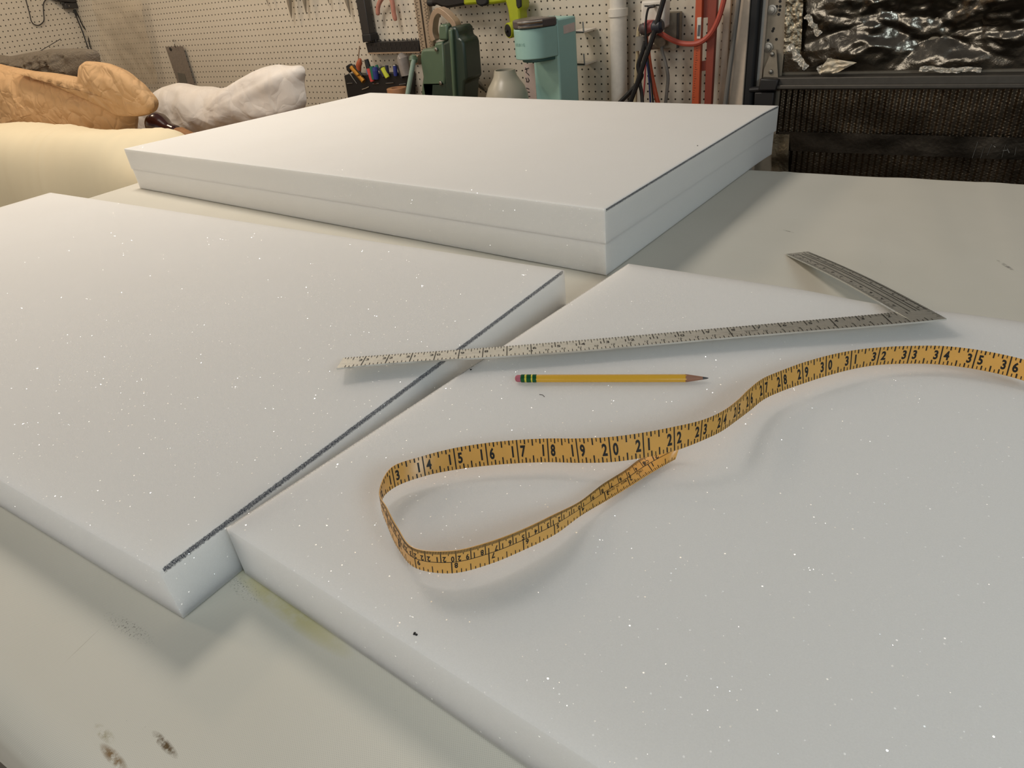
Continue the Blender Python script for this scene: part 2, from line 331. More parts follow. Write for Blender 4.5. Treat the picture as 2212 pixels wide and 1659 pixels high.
def creased(name, col, s1, s2, st, dist, rough=.8):
    g = N(name); tc = g.n('ShaderNodeTexCoord').outputs['Object']
    nz = g.n('ShaderNodeTexNoise'); nz.inputs['Scale'].default_value = 9; g.l(tc, nz.inputs['Vector'])
    wv = g.n('ShaderNodeVectorMath', operation='SCALE'); g.l(nz.outputs['Color'], wv.inputs[0]); wv.inputs['Scale'].default_value = .09
    ad = g.n('ShaderNodeVectorMath', operation='ADD'); g.l(tc, ad.inputs[0]); g.l(wv.outputs[0], ad.inputs[1]); hs = []
    for s_ in (s1, s2):
        vo = g.n('ShaderNodeTexVoronoi', feature='DISTANCE_TO_EDGE', i_Scale=s_); g.l(ad.outputs[0], vo.inputs['Vector'])
        f1 = g.n('ShaderNodeTexVoronoi', i_Scale=s_); g.l(ad.outputs[0], f1.inputs['Vector'])
        hs.append(g.math('DIVIDE', g.math('SUBTRACT', g.ramp(vo.outputs['Distance'], 0, .14), g.math('MULTIPLY', f1.outputs['Distance'], 1.1)), s_/s1))
    hh = g.math('ADD', hs[0], hs[1]); c = lin(col)
    g.l(g.mix(g.noise(tc, 18), tuple(v*.9 for v in c), tuple(min(1, v*1.08) for v in c)), g.b.inputs['Base Color'])
    g.b.inputs['Roughness'].default_value = rough; g.bump(hh, st, dist); return g.m
M_cream = pm('cream_fabric', (236, 222, 190), .9, 0, .04, 8, bump=.08, bs=400, dist=.001)
M_paper = creased('kraft_paper', (204, 164, 118), 8, 19, .45, .012)
M_pillow = creased('white_pillowcase', (238, 232, 226), 4, 9, .2, .02, .9)
M_wood = pm('worn_table_wood', (120, 92, 60), .6, 0, .3, 30)
M_dark_wood = pm('dark_varnished_wood', (52, 22, 18), .18, 0, .35, 40, spec=.7)
M_floor = pm('concrete_floor', (110, 106, 100), .8, 0, .2, 6)
M_graybun = pm('grey_crinkled_plastic', (112, 102, 88), .5, 0, .3, 90, bump=.9, bs=160, dist=.006)
M_ink = pm('black_ink', (22, 20, 18), .6)
M_sheet = pm('clear_polythene', (186, 172, 150), .25, 0, .1, 30, bump=.6, bs=40, dist=.006, Alpha=.42)
M_label = pm('paper_label', (206, 188, 180), .6)
M_glass = pm('frosted_glass', (196, 190, 172), .35, 0, .04, 10, Transmission_Weight=.25)

# ---------------------------------------------------------------- the room
def plain(name, a, b, mt): return solo(name, G().box(a, b), mt, kind='structure', smooth=0)
plain('floor', (-178, -110, -CZ-2), (110, 98, -CZ), M_floor)
def pegwall(name, pts, mats):
    """pts: columns (x, y, u) of a board; v = z"""
    z0, z1 = -CZ, 40; me = bpy.data.meshes.new(name); o = Vector((0, 0, 0)); vs = []; fs = []
    for x, y, u in pts: vs += [V((x, y, z0)), V((x, y, z1))]
    n = len(pts); fs = [(2*i, 2*i+2, 2*i+3, 2*i+1) for i in range(n-1)]
    dn = Vector((0, .25, 0)) if abs(pts[0][1]-pts[1][1]) < 1 else Vector((-.25, 0, 0)); k = len(vs)
    vs += [v+dn*S for v in vs]; fs += [(2*i+k+1, 2*i+3+k, 2*i+2+k, 2*i+k) for i in range(n-1)]
    fs += [(0, 1, k+1, k), (2*n-1, 2*n-2, 2*n-2+k, 2*n-1+k)]
    me.from_pydata(vs, [], fs); uv = me.uv_layers.new(name='UVMap')
    for l in me.loops:
        i = l.vertex_index; uv.data[l.index].uv = (pts[(i % k)//2][2], (z0, z1)[i % 2]+(.2))
    me.materials.append(mats); ob = bpy.data.objects.new(name, me); C.objects.link(ob); return tag(ob, kind='structure')
off = [(-176.8, -.6), (-142, -.6), (-117, -.6), (-106, -.57), (-70, -.45), (-54, -.16), (-39, 0), (-28.4, 0)]
M_peg = peg_mat()
pegwall('wall_back', [(x, 96.6, x-o) for x, o in off], M_peg)
pegwall('wall_left', [(-176.86, -60, -60-81.0), (-176.86, 96.6, 96.6-81.0)], M_peg)
plain('wall_corner', (-28.4, 96.85, -CZ), (-25, 97.6, 40), M_wall)
# door opening at the right: trims, black seal, door leaf with foil insulation
def strip(px0, px1, D, d):      # upright board seen between two picture columns
    a = at(px0[0], px0[1], D); b = at(px1[0], px1[1], D)
    return G().box((a.x, D, -CZ), (b.x, D+d, 40))
solo('trim_1', strip((1558, 100), (1573, 100), 95.9, .7), M_white_pt, kind='structure', bevel=.1)
solo('trim_2', strip((1582, 100), (1613, 100), 95.4, 1.4), M_white_pt, kind='structure', bevel=.1)
solo('door_frame', strip((1633, 100), (1651, 100), 96.9, 1.4), M_white_pt, kind='structure')
g = strip((1610, 100), (1635, 100), 95.6, 1.6)
solo('weather_strip', g, M_rubber, 'upright black rubber seal between the white door trim and the metal track', 'seal', bevel=.4)
# door
rd = root('door_1', [G().box((-24, 97, -CZ), (70, 99, 40))], None, None, kind='structure')
part('leaf', G().box((-23.2, 98.2, -CZ), (70, 99.6, 40)), M_galv, rd)
def crumple(u, v):
    x = -22.6+u*62; z = -15.1+v*29
    p = Vector((x*.10, 3.1, z*.17)); q = Vector((x*.30, 9.2, z*.42)); r = Vector((x*.9, 2.2, z*1.1))
    d = noise.voronoi(p)[0]; e = noise.voronoi(q)[0]; f = noise.voronoi(r)[0]
    hi = max(0, min(1, (z+11.2)/1.8)); hi = max(hi, max(0, min(1, (x+5)/4))*max(0, min(1, (z+13.4)/1.5)))
    h = 1.6*(d[1]-d[0])+(.2+.4*hi)*(e[1]-e[0])+1.3*noise.noise(Vector((x*.07, 1, z*.13)))+(.02+.09*hi)*(f[1]-f[0])+.2*noise.noise(q*2.4)
    k = min(1, 6*min(u, 1-u, v*1.5+.03, 1))
    return (x, 97.6-h*k-.35*k, z)
part('upper_foil', G().grid(crumple, 330, 160), foil_mat('crumpled_foil', (142, 134, 122), .2, 34, .4), rd, smooth=40)
def lower(u, v):
    x = -22.4+u*62; z = -29+v*11.8
    return (x, 97.5-.18*noise.noise(Vector((x*.2, 5, z*.3)))-.25*noise.noise(Vector((x*.06, 2, z*.1))), z)
part('lower_foil', G().grid(lower, 160, 40), foil_mat('ribbed_foil', (120, 108, 92), .3, 120, .8, True), rd, smooth=60)
def band(u, v):
    x = -22.0+u*62; z = -24.6+v*2.4
    return (x, 97.0-.15*noise.noise(Vector((x*.3, 8, z*.6))), z)
part('foil_tape', G().grid(band, 120, 6), foil_mat('dull_foil_tape', (96, 88, 78), .38, 60, .25), rd, smooth=60)
def vband(u, v):
    x = -22.8+u*2.2+(1-v)*.6; z = -30+v*7.5
    return (x, 96.9-.25*noise.noise(Vector((x*.8, 4, z*.5))), z)
part('foil_patch', G().grid(vband, 10, 20), foil_mat('pale_foil_tape', (190, 176, 150), .3, 60, .4), rd, smooth=60)
part('rail', G().box((-22.6, 95.9, -16.5), (70, 98.0, -15.5)).box((-22.6, 95.5, -16.8), (70, 96.0, -16.3)), pm('dusty_dark_steel', (92, 88, 82), .55, .5, .25, 40, bump=.1), rd, bevel=.12)
def ragged(a, b_, wd, sd):
    """a torn, crumpled ribbon of bright foil"""
    A, B_ = at(*a, 96.0), at(*b_, 96.0); dr_ = (B_-A).normalized(); nn = Vector((dr_.z, 0, -dr_.x))
    def fn(u, v):
        q = Vector((u*6+sd, v*2, sd)); k = 1+.5*noise.noise(Vector((u*5, sd, 0)))
        return A.lerp(B_, u)+nn*((v-.5)*wd*k+.35*noise.noise(Vector((u*3, sd, 5))))+Vector((0, -.25*noise.noise(q)-.35*noise.noise(q*2.6), .12*noise.noise(q*2+Vector((3, 0, 0)))))
    return G().grid(fn, 40, 8)
M_bright = pm('bright_foil', (232, 226, 214), .3, .35, .15, 60, bump=.6, bs=160, dist=.003)
for a, b_, wd, sd in (((1704, 98), (1742, 148), .75, 1), ((1740, 34), (1772, 74), .6, 7), ((1986, 150), (2120, 152), .5, 13), ((1768, 156), (1800, 130), .8, 21)): part('torn_foil_edge', ragged(a, b_, wd, sd), M_bright, rd, smooth=20)
def pale(u, v):
    a = at(1698+u*38-v*6, -14+v*130, 96.6); return a+Vector((0, -.2*noise.noise(Vector((a.x*1.6, 1, a.z*1.2)))-.12*noise.noise(Vector((a.x*4, 6, a.z*3))), 0))
part('foil_strip', G().grid(pale, 16, 60), foil_mat('pale_tan_foil', (188, 178, 156), .4, 110, .5), rd, smooth=30)
fl = G()
def flap(u, v):
    P_ = [at(x, y, 95.6) for x, y in ((1768, 158), (1790, 124), (1852, 134), (1806, 158))]
    p = P_[0].lerp(P_[3], u).lerp(P_[1].lerp(P_[2], u), v); return p+Vector((0, -.4*v-.35*noise.noise(Vector((u*4, v*4, 2))), 0))
fl.grid(flap, 16, 12)
part('foil_flap', fl, pm('pale_flap', (236, 222, 196), .45, .1, .1, 60, bump=.4, bs=120, dist=.003), rd, smooth=25)
scr = G()
for L in (((2100, 342), (2112, 306)), ((2118, 342), (2125, 318), (2132, 336), (2142, 312), (2150, 318)), ((2164, 340), (2172, 312), (2180, 330)), ((2166, 326), (2178, 324)), ((2192, 335), (2195, 318))):
    scr.tube([at(x, y, 96.85) for x, y in L], .05, 5)
part('scratched_writing', scr, M_chrome, rd)
# track with rollers
tr = G(); a0, a1 = at(1652, 0, 97.4), at(1640, 200, 97.4); b0, b1 = at(1697, 0, 97.4), at(1690, 200, 97.4)
tr.box((at(1651, 100, 97.3).x, 97.3, -CZ), (at(1695, 100, 97.4).x, 97.5, 38))
bolts = [(1667, 22), (1659, 103)]
pl = [('plate', tr, M_galv)]
for x, y in bolts:
    p = at(x, y, 97.2); pl.append(('bolt', G().lathe([(.6, 0), (.6, .12), (.42, .14), (.4, .35), (0, .4)], (p.x, 97.3, p.z), (0, -1, 0), 16), M_steel))
for x, y in ((1685, 3), (1678, 14), (1685, 14), (1684, 22), (1682, 31), (1671, 62), (1669, 67), (1659, 87), (1677, 85)):
    p = at(x, y, 97.27); pl.append(('hole', G().lathe([(.17, 0), (.17, .03)], (p.x, 97.3, p.z), (0, -1, 0), 8), M_ink))
assemble('door_track', pl, 'upright grey metal door track with round bolts beside the foil covered door', 'track')
hb = G().outline([(1668, 108), (1677, 108), (1681, 175), (1648, 175), (1650, 150)], 96.6, .3)
hb2 = G().outline([(1642, 170), (1682, 172), (1676, 196), (1637, 196)], 95.2, 1.6)
p0 = at(1620, 194, 95.8); p1 = at(1672, 190, 95.8)
hb3 = G().tube([p0, p1], .35, 10); hb4 = G().outline([(1630, 200), (1672, 200), (1668, 240), (1628, 240)], 95.6, 1.2)
assemble('roller_hinge', [('bracket', hb, M_galv), ('hinge_knuckle', hb2, M_steelblk, {'bevel': .15}), ('roller_shaft', hb3, M_steelblk), ('lower_bracket', hb4, M_steelblk, {'bevel': .1})]
         + [('rivet', G().lathe([(.3, 0), (.25, .18), (0, .25)], at(x, y, 96.6), (0, -1, 0), 12), M_steel) for x, y in ((1668, 117), (1665, 155))],
         'dark roller hinge bracket at the foot of the metal door track', 'hinge')

# ---------------------------------------------------------------- benches
ZT = -15.5; ZF = -13.5
wt = [('tabletop', G().box((-70.9, 2.4, -17.3), (40, 54.5, -15.66)), M_wood, {'bevel': .1})]
for x in (-68, 36):
    for y in (4, 50): wt.append(('leg', G().box((x-1.7, y-1.7, -CZ), (x+1.7, y+1.7, -17.3)), M_wood, {'bevel': .1}))
wt.append(('apron', G().box((-69, 3.2, -21), (38, 4.4, -17.3)).box((-69, 50.4, -21), (38, 51.6, -17.3)), M_wood))
assemble('work_table', wt, 'large wooden work table hidden under the canvas cover and foam sheets', 'table')
def cover(u, v):
    x = -72.4+u*113.3; y = 1.0+v*54.75; z = ZT
    z += .035*noise.noise(Vector((x*.25, y*.12, 1)))*(1 if x > -14 else .5)
    if y > 33: z += .16*max(0, noise.noise(Vector((x*.35+y*.05, y*.035, 4))))*min(1, (y-33)/8)*(1 if x > -12 else .0)
    d = max(0, 1.15-(y-1.0)); z -= .55*d*d
    d = max(0, 1.2-(x+72.4)); z -= .5*d*d
    d = max(0, y-54.9); z -= .8*d*d
    return (x, y, z)
class CG(G): pass
cv = G(); nu, nv = 340, 200
def cf(u, v):
    return cover(u, v)
cv.grid(cf, nu, nv); n0 = nu+1
# hanging skirts at the front, left and back
def hang(seq, dx, dy, drop):
    for lvl in range(1, 9):
        row = []
        for i in seq:
            p = cv.v[i]; w_ = .35*noise.noise(Vector((p[0]*.18, p[1]*.18, lvl*.1)))*lvl/8
            row.append((p[0]+dx*(.05+w_), p[1]+dy*(.05+w_), p[2]-drop*lvl/8))
        o = len(cv.v); cv.v += row
        prev = list(seq) if lvl == 1 else [o-len(seq)+k for k in range(len(seq))]
        for k in range(len(seq)-1): cv.f.append([prev[k], prev[k+1], o+k+1, o+k]); cv.mi.append(0)
hang(range(0, n0), 0, -1, 9); hang(range(0, n0*(nv+1), n0), -1, 0, 9); hang(range(n0*nv, n0*(nv+1)), 0, 1, 7)
CV_O = base(cv)
M_canvas = canvas_mat()
solo('canvas_cover', cv, M_canvas, 'off white woven canvas cover stretched over the work table, stained at the front', 'table cover', smooth=60)
wb = [('bench_top', G().box((-86, 68, -21.6), (-29, 96.3, -20)), M_wood, {'bevel': .1})]
for x in (-83, -32):
    for y in (71, 93): wb.append(('leg', G().box((x-1.7, y-1.7, -CZ), (x+1.7, y+1.7, -21.6)), M_wood))
assemble('wall_bench', wb, 'narrow bench standing against the pegboard behind the stacked foam', 'bench')
sb = [('top', G().box((-172, 55.2, -26.4), (-88, 91, -25.2)), M_wood)]
for x in (-169, -91):
    for y in (58, 88): sb.append(('leg', G().box((x-1.5, y-1.5, -CZ), (x+1.5, y+1.5, -26.4)), M_wood))
assemble('side_bench', sb, 'low bench behind the cream bolster, under the brown paper and pillow', 'bench')
st_ = [('seat', G().box((-124, 39, -36.6), (-78, 54, -35.6)), M_wood)]
for x in (-121, -81):
    for y in (41, 52): st_.append(('leg', G().box((x-1.2, y-1.2, -CZ), (x+1.2, y+1.2, -36.6)), M_wood))
assemble('low_stool', st_, 'low wooden stool carrying the cream bolster', 'stool')

# ---------------------------------------------------------------- foam sheets
def sheet(name, FL, FR, BR, BL, z0, z1, label, line, nx=60, ny=36, bulge=0, side='R', dz=lambda x, y: 0, wav=.0, rnd=.045, dent=lambda x, y: 0, mt=None):
    """quad slab; line: 'R' draws the pencilled cutting line along the right top edge, with its width in inches"""
    def P(u, v):
        a = Vector(FL).lerp(Vector(FR), u); b = Vector(BL).lerp(Vector(BR), u); p = a.lerp(b, v); return p
    g = G(); og = ((FL[0]+BR[0])/2, (FL[1]+BR[1])/2, z0); W_ = []
    us = sorted(set([i/nx for i in range(nx+1)]+[.0015, .0045, 1-.0015, 1-.0045]+([(1-line/((Vector(FR)-Vector(FL)).length)*k if side == 'R' else line/((Vector(FR)-Vector(FL)).length)*k) for k in (.6, 1.0, 1.5)] if line else [])))
    vsq = sorted(set([j/ny for j in range(ny+1)]+[.002, .006, 1-.002, 1-.006]))
    Wd = (Vector(FR)-Vector(FL)).length; Dd = (Vector(BL)-Vector(FL)).length
    def top(u, v):
        p = P(u, v); e = min(u*Wd, (1-u)*Wd, v*Dd, (1-v)*Dd)
        z = z1+dz(p.x, p.y)+dent(p.x, p.y)-rnd*max(0, 1-e/.12)**2
        return (p.x, p.y, z)
    nu_, nv_ = len(us), len(vsq)
    for v in vsq:
        for u in us:
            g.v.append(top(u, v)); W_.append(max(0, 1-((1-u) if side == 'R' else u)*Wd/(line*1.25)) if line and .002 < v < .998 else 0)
    # sparse mark values: 1 along the very edge fading inward
    for j in range(nv_-1):
        for i in range(nu_-1): g.f.append([j*nu_+i, j*nu_+i+1, (j+1)*nu_+i+1, (j+1)*nu_+i]); g.mi.append(0)
    ring = [i for i in range(nu_)]+[j*nu_+nu_-1 for j in range(1, nv_)]+[(nv_-1)*nu_+i for i in range(nu_-2, -1, -1)]+[j*nu_ for j in range(nv_-2, 0, -1)]
    prev = ring; cx = sum(g.v[i][0] for i in ring)/len(ring); cy = sum(g.v[i][1] for i in ring)/len(ring); nl = 5
    for l in range(1, nl+1):
        o = len(g.v); t = l/nl
        for i in ring:
            x, y, z = g.v[i]; d = Vector((x-cx, y-cy, 0)); d.normalize()
            k = bulge*math.sin(math.pi*t)+wav*noise.noise(Vector((x*.13, y*.13, z0)))*math.sin(math.pi*t*.5)
            zz = z0+dz(x, y)
            g.v.append((x+d.x*k, y+d.y*k, z+(zz-z)*t)); W_.append(0)
        cur = list(range(o, o+len(ring)))
        for k in range(len(ring)): g.f.append([prev[k], prev[(k+1) % len(ring)], cur[(k+1) % len(ring)], cur[k]][::-1]); g.mi.append(0)
        prev = cur
    o = len(g.v)
    for j in range(49):
        for i in range(13): p = P(i/12, j/48); g.v.append((p.x, p.y, z0+dz(p.x, p.y))); W_.append(0)
    for j in range(48):
        for i in range(12): g.f.append([o+j*13+i, o+j*13+13+i, o+j*13+14+i, o+j*13+i+1]); g.mi.append(0)
    ob = solo(name, g, mt or M_foam, label, 'foam', 'foam sheets on the work table', smooth=50)
    at_ = ob.data.attributes.new('line', 'FLOAT', 'POINT'); at_.data.foreach_set('value', W_)
    return ob
sheet('foam_sheet', (-68.9, 5.45, 0), (-16.75, 5.62, 0), (-16.25, 28.5, 0), (-68.7, 29.3, 0), ZT+.03, ZF, 'left thick white foam sheet with a dark pencil line along its right edge', .14, wav=.05)
sheet('foam_sheet', (-16.5, 7.7, 0), (34, 3.4, 0), (35, 28.6, 0), (-13.55, 30.3, 0), ZT+.03, ZF, 'white foam sheet lying under the pencil and the curling tape measure', .26, side='L', dent=lambda x, y: -.16*math.exp(-((x+2)**2+(y-30)**2)/5))
droop = lambda x, y: -.006*max(0, y-55.5)**2*max(0, min(1, (x+60)/40))
sheet('foam_sheet', (-68.75, 37.33, 0), (-15.93, 32.63, 0), (-14.0, 60.1, 0), (-62.1, 65.1, 0), ZT+.05, -13.615, 'lower sheet of the two white foam sheets stacked at the back of the table', 0, bulge=.0, dz=droop, wav=0, rnd=.0, mt=M_foam_firm)
sheet('foam_sheet', (-68.9, 37.3, 0), (-15.9, 32.6, 0), (-13.85, 60.2, 0), (-62.2, 65.2, 0), -13.6, -11.65, 'upper sheet of the two white foam sheets stacked at the back of the table', .035, bulge=.0, dz=droop, wav=0, mt=M_foam_firm)
for (x, y, z, lab) in ((1508, 315, -11.65, 'tiny dark crumb near the right edge of the stacked upper foam sheet'), (1018, 799, ZF, 'tiny dark crumb on the foam below the end of the steel square'), (899, 1371, ZF, 'tiny dark crumb near the front edge of the foam sheet under the tape')):
    p = atz(x, y, z); g = G()
    for k in range(3): q = (p.x+random.uniform(-.06, .06), p.y+random.uniform(-.02, .02), z+.0+(droop(p.x, p.y) if z > -12 else 0)); g.lathe([(.025, 0), (.035, .015), (.01, .035)], q, (random.uniform(-.3, .3), 0, 1), 6)
    solo('lint_crumb', g, M_ink, lab, 'crumb', 'dark crumbs on the foam')
for (a, b, c, z, lab) in (((1165, 852), (1172, 853), (1176, 857), ZF, 'short dark thread lying on the foam below the pencil'),):
    solo('loose_thread', G().tube([atz(*p, z+.02) for p in (a, b, c)], .012, 5), M_ink, lab, 'thread')

# ---------------------------------------------------------------- steel square
OUT = [Vector(p) for p in SQ_OUT]; INN = [Vector(p) for p in SQ_INN]
def bl(L, s):
    s = max(0, min(23.999, s)); i = int(s); return L[i].lerp(L[i+1], s-i)
def body_pt(s, w): a, b = bl(OUT, s), bl(INN, s); return a.lerp(b, w)
CO = OUT[0].copy(); TIP_O = atz(1745, 543, -15.36); TIP_I = atz(1698.5, 548.5, -15.4); IC = atz(1936, 675, -13.38)
TL = 13.7
INN[0] = CO.lerp(TIP_O, 1.42/TL)+Vector((0, 0, .02)); INN[1] = (INN[0]*1.2+INN[2])/2.2
wI = (TIP_I-TIP_O)
def tongue_pt(s, w): return CO.lerp(TIP_O, s/TL)+wI*w+Vector((0, 0, .14*math.sin(math.pi*max(0, min(1, s/TL)))))
def plate(fn, L, n, th=.07):
    g = G(); nr = Vector((0, 0, 1)); vs = []
    for i in range(n+1):
        s = L*i/n
        for w_ in (0, 1):
            p = fn(s, w_); vs += [p, p-Vector((0, 0, th))]
    fs = []
    for i in range(n):
        a = 4*i; b = a+4
        fs += [(a, b, b+2, a+2), (a+1, a+3, b+3, b+1), (a, a+1, b+1, b), (a+2, b+2, b+3, a+3)]
    fs += [(0, 2, 3, 1), (4*n, 4*n+1, 4*n+3, 4*n+2)]
    return g.add(vs, fs)
_d = OUT[24]-OUT[0]; BODY_ANG = -math.atan2(_d.y, _d.x)
def sqm():
    g = N('worn_steel'); tc = g.n('ShaderNodeTexCoord').outputs['Object']
    mp = g.n('ShaderNodeMapping', vector_type='TEXTURE'); mp.inputs['Scale'].default_value = (1/10, 1/190, 1/60); mp.inputs['Rotation'].default_value = (0, 0, -BODY_ANG); g.l(tc, mp.inputs[0])
    f = g.noise(mp.outputs[0], 3, 5, .7); wear = g.math('MULTIPLY', g.ramp(f, .5, .72), g.ramp(g.noise(tc, 16, 3), .42, .6))
    g.l(g.mix(g.math('MULTIPLY', wear, .7), lin((216, 217, 212)), lin((112, 108, 100))), g.b.inputs['Base Color'])
    g.b.inputs['Metallic'].default_value = .9; g.l(g.math('MULTIPLY_ADD', f, .25, .28), g.b.inputs['Roughness']); g.bump(f, .08, .0003); return g.m
M_sq = sqm()
body = plate(body_pt, 24, 48)
tng = plate(tongue_pt, TL, 24)
up = Vector((0, 0, .012))
mk = G()
def bar(fn, s, w0, w1, th):      # a graduation across the blade
    mk.add([fn(s-th, w0)+up, fn(s+th, w0)+up, fn(s+th, w1)+up, fn(s-th, w1)+up], [(0, 1, 2, 3)])
full = {23, 22, 21, 20, 19, 18, 17, 16, 8, 4, 2}
for i in range(8, 192):
    s = i/8
    if i % 8 == 0: bar(body_pt, s, .0 if s >= 17 else (.12 if s in full else .55), 1, .018)
    else: bar(body_pt, s, .7 if i % 4 == 0 else (.82 if i % 2 == 0 else .9), 1, .013)
for i in range(3, 143): bar(body_pt, i/6, 0, (.26 if i % 4 == 0 and i/6 < 16.2 else .2 if i % 2 == 0 else .12), .014)
for i in range(2, 82):
    s = i/6; bar(tongue_pt, s, 0, .1 if i % 2 else .16, .012)
    if s > 1.7: bar(tongue_pt, s, .9 if i % 2 else .84, 1, .012)
for w_ in (.08, .3, .42, .62):
    for k in range(24): mk.add([tongue_pt(1.2+k*.5, w_)+up, tongue_pt(1.7+k*.5, w_)+up, tongue_pt(1.7+k*.5, w_+.022)+up, tongue_pt(1.2+k*.5, w_+.022)+up], [(0, 1, 2, 3)])
nm = G(); bw = 1.3
bfn = lambda x, y: body_pt(-x, y/bw)+up
for k in range(2, 24):
    st = str(k)
    if len(st) == 2:
        write(nm, st[0], bfn, -k-.14, .66, .26, 1.0, mi=0); write(nm, st[1], bfn, -k+.14, .66, .26, 1.0, mi=0)
    else: write(nm, st, bfn, -k+.17, .8, .24, 1.0, mi=0)
for k in range(2, 25): write(nm, str(k), bfn, -k*2/3-.02, .36, .14, .9, .7, mi=0)
write(nm, 'THIRDS', bfn, -7.2, .52, .1, .9, .9, mi=0)
tfn = lambda x, y: tongue_pt(x, 1-y/1.18)+up
for k in range(1, 14):
    write(nm, str(k), lambda x, y: tongue_pt(k+y, .78+x/1.18)+up, 0, 0, .2, .9, .7, mi=0)
    write(nm, str((k*5) % 12+1), lambda x, y: tongue_pt(k+.5+y, .22+x/1.18)+up, 0, 0, .16, .9, .7, mi=0)
hp = atz(1974, 678, body_pt(1.0, .6).z)
hole = G().lathe([(.13, 0), (.13, .006)], (hp.x, hp.y, CO.z-.11), (0, 0, 1), 16)
M_mark = pm('engraved_black', (34, 32, 28), .6)
assemble('steel_square', [('blade', body, M_sq, {'smooth': 25}), ('tongue', tng, M_sq, {'smooth': 25}), ('graduation', mk, M_mark, {'smooth': 0, 'kind': 'stuff'}), ('numeral', nm, M_mark, {'smooth': 0, 'kind': 'stuff'})],
         'long grey steel L square ruler lying across the foam sheets', 'square ruler')

# ---------------------------------------------------------------- pencil
pa = Vector((-12.79, 18.22, ZF+.15)); pb = Vector((-6.33, 21.02, ZF+.13)); ax = (pb-pa).normalized(); PL = (pb-pa).length; hr = .15
def hexed(s0, s1, r, tw=.26):
    g = G(); side = ax.cross(Vector((0, 0, 1))).normalized(); u_ = side.cross(ax)
    vs = [pa+ax*s+(side*math.cos(tw+k*math.pi/3)+u_*math.sin(tw+k*math.pi/3))*r for s in (s0, s1) for k in range(6)]
    return g.add(vs, [(k, (k+1) % 6, 6+(k+1) % 6, 6+k) for k in range(6)]+[(5, 4, 3, 2, 1, 0), (6, 7, 8, 9, 10, 11)])
M_yel = pm('yellow_lacquer', (220, 170, 52), .22, 0, .05, 40, spec=.7)
M_fgreen = pm('green_ferrule', (24, 92, 54), .3, .5, .1, 60)
M_fyel = pm('yellow_ferrule_band', (206, 196, 70), .4, .3)
M_eraser = pm('pink_eraser', (176, 98, 112), .8)
M_cone = pm('bare_pencil_wood', (150, 108, 86), .7, 0, .2, 120)
M_lead = pm('graphite', (58, 56, 58), .4)
hx = G().add(hexed(.72, PL-.76, hr).v, hexed(.72, PL-.76, hr).f)
cone = G().lathe([(hr*.97, PL-.8), (hr*.93, PL-.74), (.055, PL-.2)], pa, ax, 24)
ferr = G().lathe([(.14, .22), (.155, .24), (.155, .36), (.145, .37), (.145, .44), (.155, .45), (.155, .6), (.145, .61), (.145, .67), (.155, .68), (.155, .8), (.13, .82)], pa, ax, 24)
bands = G().lathe([(.148, .372), (.15, .38), (.15, .44), (.148, .445)], pa, ax, 24).lathe([(.148, .615), (.15, .62), (.15, .665), (.148, .67)], pa, ax, 24)
assemble('pencil', [('barrel', hx, M_yel, {'bevel': .012}), ('sharpened_cone', cone, M_cone), ('lead', G().lathe([(.056, PL-.21), (.03, PL-.06), (.012, PL)], pa, ax, 12), M_lead),
                    ('ferrule', ferr, M_fgreen), ('ferrule_band', bands, M_fyel, {'under': 'ferrule'}), ('eraser', G().lathe([(.06, 0), (.11, .03), (.135, .09), (.135, .24)], pa, ax, 20), M_eraser)],
         'yellow wooden pencil with a green ferrule and pink eraser on the foam', 'pencil')

# ---------------------------------------------------------------- tape measure
TT = [Vector(p) for p in TAPE_TOP]; TB = [Vector(p) for p in TAPE_BOT]; K = 8
ST, SB = spline(TT, K), spline(TB, K)
def tp(u, v):
    x = max(0, min(len(ST)-1.001, u*K)); i = int(x); f = x-i
    return SB[i].lerp(SB[i+1], f).lerp(ST[i].lerp(ST[i+1], f), v)
def tn(u, v):
    e = .06; a = tp(u+e, v)-tp(u-e, v); b = tp(u, min(1, v+.1))-tp(u, max(0, v-.1)); n_ = a.cross(b); n_.normalize(); return n_
tg = G(); tg.recalc = False; nU, nV = (len(ST)-1)*2, 4; th = .012
def add_side(sg):
    o = len(tg.v)
    for j in range(nV+1):
        for i in range(nU+1):
            u, v = i/(2*K), j/nV; tg.v.append(tuple(tp(u, v)+tn(u, v)*th*sg))
    for j in range(nV):
        for i in range(nU):
            q = [o+j*(nU+1)+i, o+j*(nU+1)+i+1, o+(j+1)*(nU+1)+i+1, o+(j+1)*(nU+1)+i]; tg.f.append(q if sg > 0 else q[::-1]); tg.mi.append(0)
    return o
oa, ob_ = add_side(1), add_side(-1)
for j in (0, nV):
    for i in range(nU):
        a = oa+j*(nU+1)+i; b = ob_+j*(nU+1)+i; tg.f.append([a, a+1, b+1, b] if j else [a, b, b+1, a+1]); tg.mi.append(2)
for i in (0, nU):
    for j in range(nV):
        a = oa+j*(nU+1)+i; a2 = a+nU+1; b = ob_+j*(nU+1)+i; b2 = b+nU+1; tg.f.append([a, a2, b2, b]); tg.mi.append(2)
def fr(u, v): return tp(u, v)+tn(u, v)*(th+.006)
def bk(u, v): return tp(u, v)-tn(u, v)*(th+.006)
def quad(fn, u0, u1, v0, v1, mi=1, flip=False):
    nseg = max(1, int(abs(u1-u0)/.12)); nvs = max(1, int(abs(v1-v0)/.25))
    for a in range(nseg):
        for b in range(nvs):
            ua, ub = u0+(u1-u0)*a/nseg, u0+(u1-u0)*(a+1)/nseg; va, vb = v0+(v1-v0)*b/nvs, v0+(v1-v0)*(b+1)/nvs
            q = [fn(ua, va), fn(ub, va), fn(ub, vb), fn(ua, vb)]; tg.add(q[::-1] if flip else q, [(0, 1, 2, 3)], mi)
